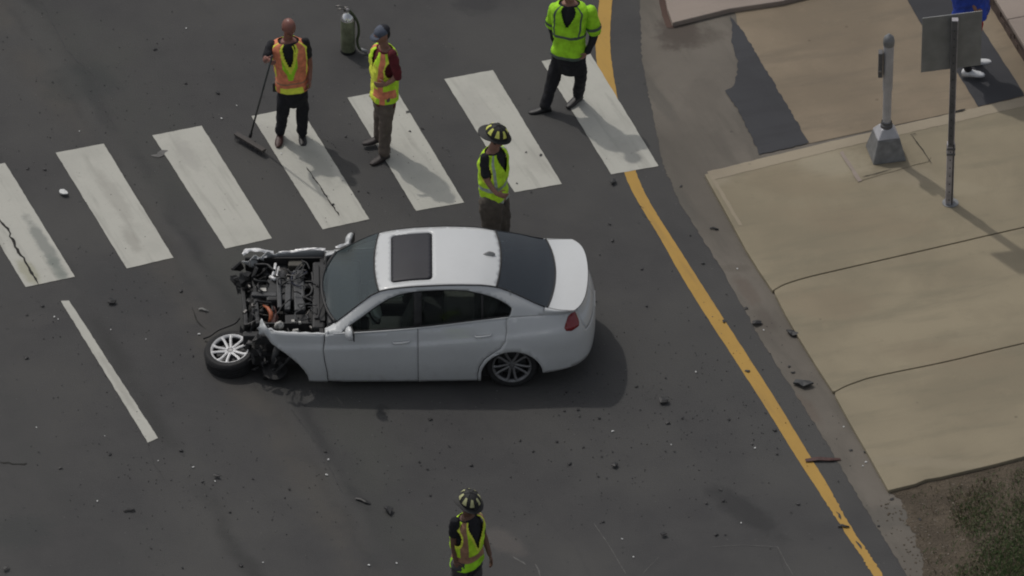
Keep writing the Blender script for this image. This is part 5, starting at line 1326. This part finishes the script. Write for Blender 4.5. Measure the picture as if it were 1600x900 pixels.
REF = [((350,550),'torn off wheel'),((430,460),'open engine bay'),((480,530),'torn front wing'),((700,600),'driver side doors of the white car'),((930,560),'rear bumper of the white car'),((870,380),'boot lid of the white car'),((650,370),'white car roof'),
       ((170,560),'short white lane line'),((40,350),'leftmost crosswalk stripe in view'),((180,320),'second crosswalk stripe from the left'),((330,290),'third crosswalk stripe from the left'),((485,260),'crosswalk stripe under the broom worker'),((630,235),'crosswalk stripe under the capped man'),((790,205),'second crosswalk stripe from the right'),((930,175),'crosswalk stripe under the officer'),
       ((770,280),'firefighter behind the car'),((730,830),'helmeted firefighter nearest the camera'),((390,225),'push broom head'),((545,50),'silver fire extinguisher'),((1010,340),'worn spot high on the yellow line'),((1120,500),'middle of the yellow line'),((1250,700),'lower stretch of the yellow line'),((1340,850),'bottom end of the yellow line'),
       ((1160,800),'dark oily patch near the bottom'),((1388,766),'bottom sidewalk corner'),((1300,610),'lower sidewalk joint'),((1210,453),'upper sidewalk joint'),((1102,272),'top sidewalk corner'),((1430,850),'bare earth edge'),((60,720),'long crack at the left picture edge'),((60,60),'top left picture corner'),((30,880),'bottom left picture corner'),((600,790),'forked dark debris'),((500,840),'bottom picture edge left of the firefighter'),((950,830),'pale scratches at the bottom'),((1040,640),'angled fragment right of the car'),((920,720),'debris cluster below the rear bumper'),((280,740),'dark tar streak at lower left')]
dupes = {}
def lab2(px, py, nm, i):
    (rx, ry), t = min(REF, key=lambda r: (r[0][0]-px)**2 + ((r[0][1]-py)*1.2)**2)
    dx, dy = px-rx, py-ry; d = math.hypot(dx, dy)
    side = 'on' if d < 12 else (('right of' if dx > 0 else 'left of') if abs(dx) > abs(dy)*1.6 else (('below' if dy > 0 else 'above') if abs(dy) > abs(dx)*1.6 else ('below right of' if dx > 0 and dy > 0 else 'above right of' if dx > 0 else 'below left of' if dy > 0 else 'above left of')))
    if side != 'on': side = ('just ' if d < 45 else 'farther ' if d > 90 else '') + side
    base = 'small black fragment' if nm == 'fragment' else 'tiny white crumb'
    return f'{base} {side} the {t}'
for lst, nm, m_n, lab, grp, lo, hi in ((dk,'fragment','black','tiny black plastic fragment scattered over the roadway after the crash','small black fragments on the ground',.018,.042), (wt_,'crumb','debris_w','tiny white crumb of broken trim scattered over the roadway','small white crumbs on the ground',.012,.026)):
    for i, (px, py) in enumerate(lst):
        p = G(px, py, .01); zz = .07 if px > 1240 and py < 740 and (px-1102)/286*494+272 > py+2 else .012
        o = shardobj(nm, M[m_n], (p.x, p.y, zz), g_.uniform(lo, hi), None, i+900, .12, .6); o.rotation_euler = (0,0,g_.uniform(0,6)); tag(o, lab2(px, py, nm, i), 'debris', grp); dupes.setdefault(o['label'], []).append((px, o))
for lab, lst in dupes.items():
    if len(lst) > 1:
        for k, (px, o) in enumerate(sorted(lst, key=lambda q: q[0])):
            o['label'] = lab + ', ' + ('leftmost' if k == 0 else 'rightmost' if k == len(lst)-1 else ('second' if k == 1 else 'third' if k == 2 else 'fourth') + ' from left')
mb = MB()
for i in range(1500):
    cx, cy = g_.choice([(930,700,),(600,720),(250,740),(130,500),(1050,640),(560,250),(150,150),(1200,600)]); px = g_.gauss(cx, 120); py = g_.gauss(cy, 90)
    if px > 1560 or py > 930: continue
    p = G(px, py, .004); r_ = g_.uniform(.004,.011); a = g_.uniform(0,6); mb.add([p+Vector((r_*math.cos(a+k*2.1), r_*math.sin(a+k*2.1), 0)) for k in range(3)]+[p+Vector((0,0,r_))], [(0,1,3),(1,2,3),(2,0,3)], 0 if g_.random() < .75 else 1)
o = mb.obj('grit', [M['black'], M['debris_g']]); tag(o, 'fine dark and pale grit sprinkled over the road surface', 'grit', kind='stuff')
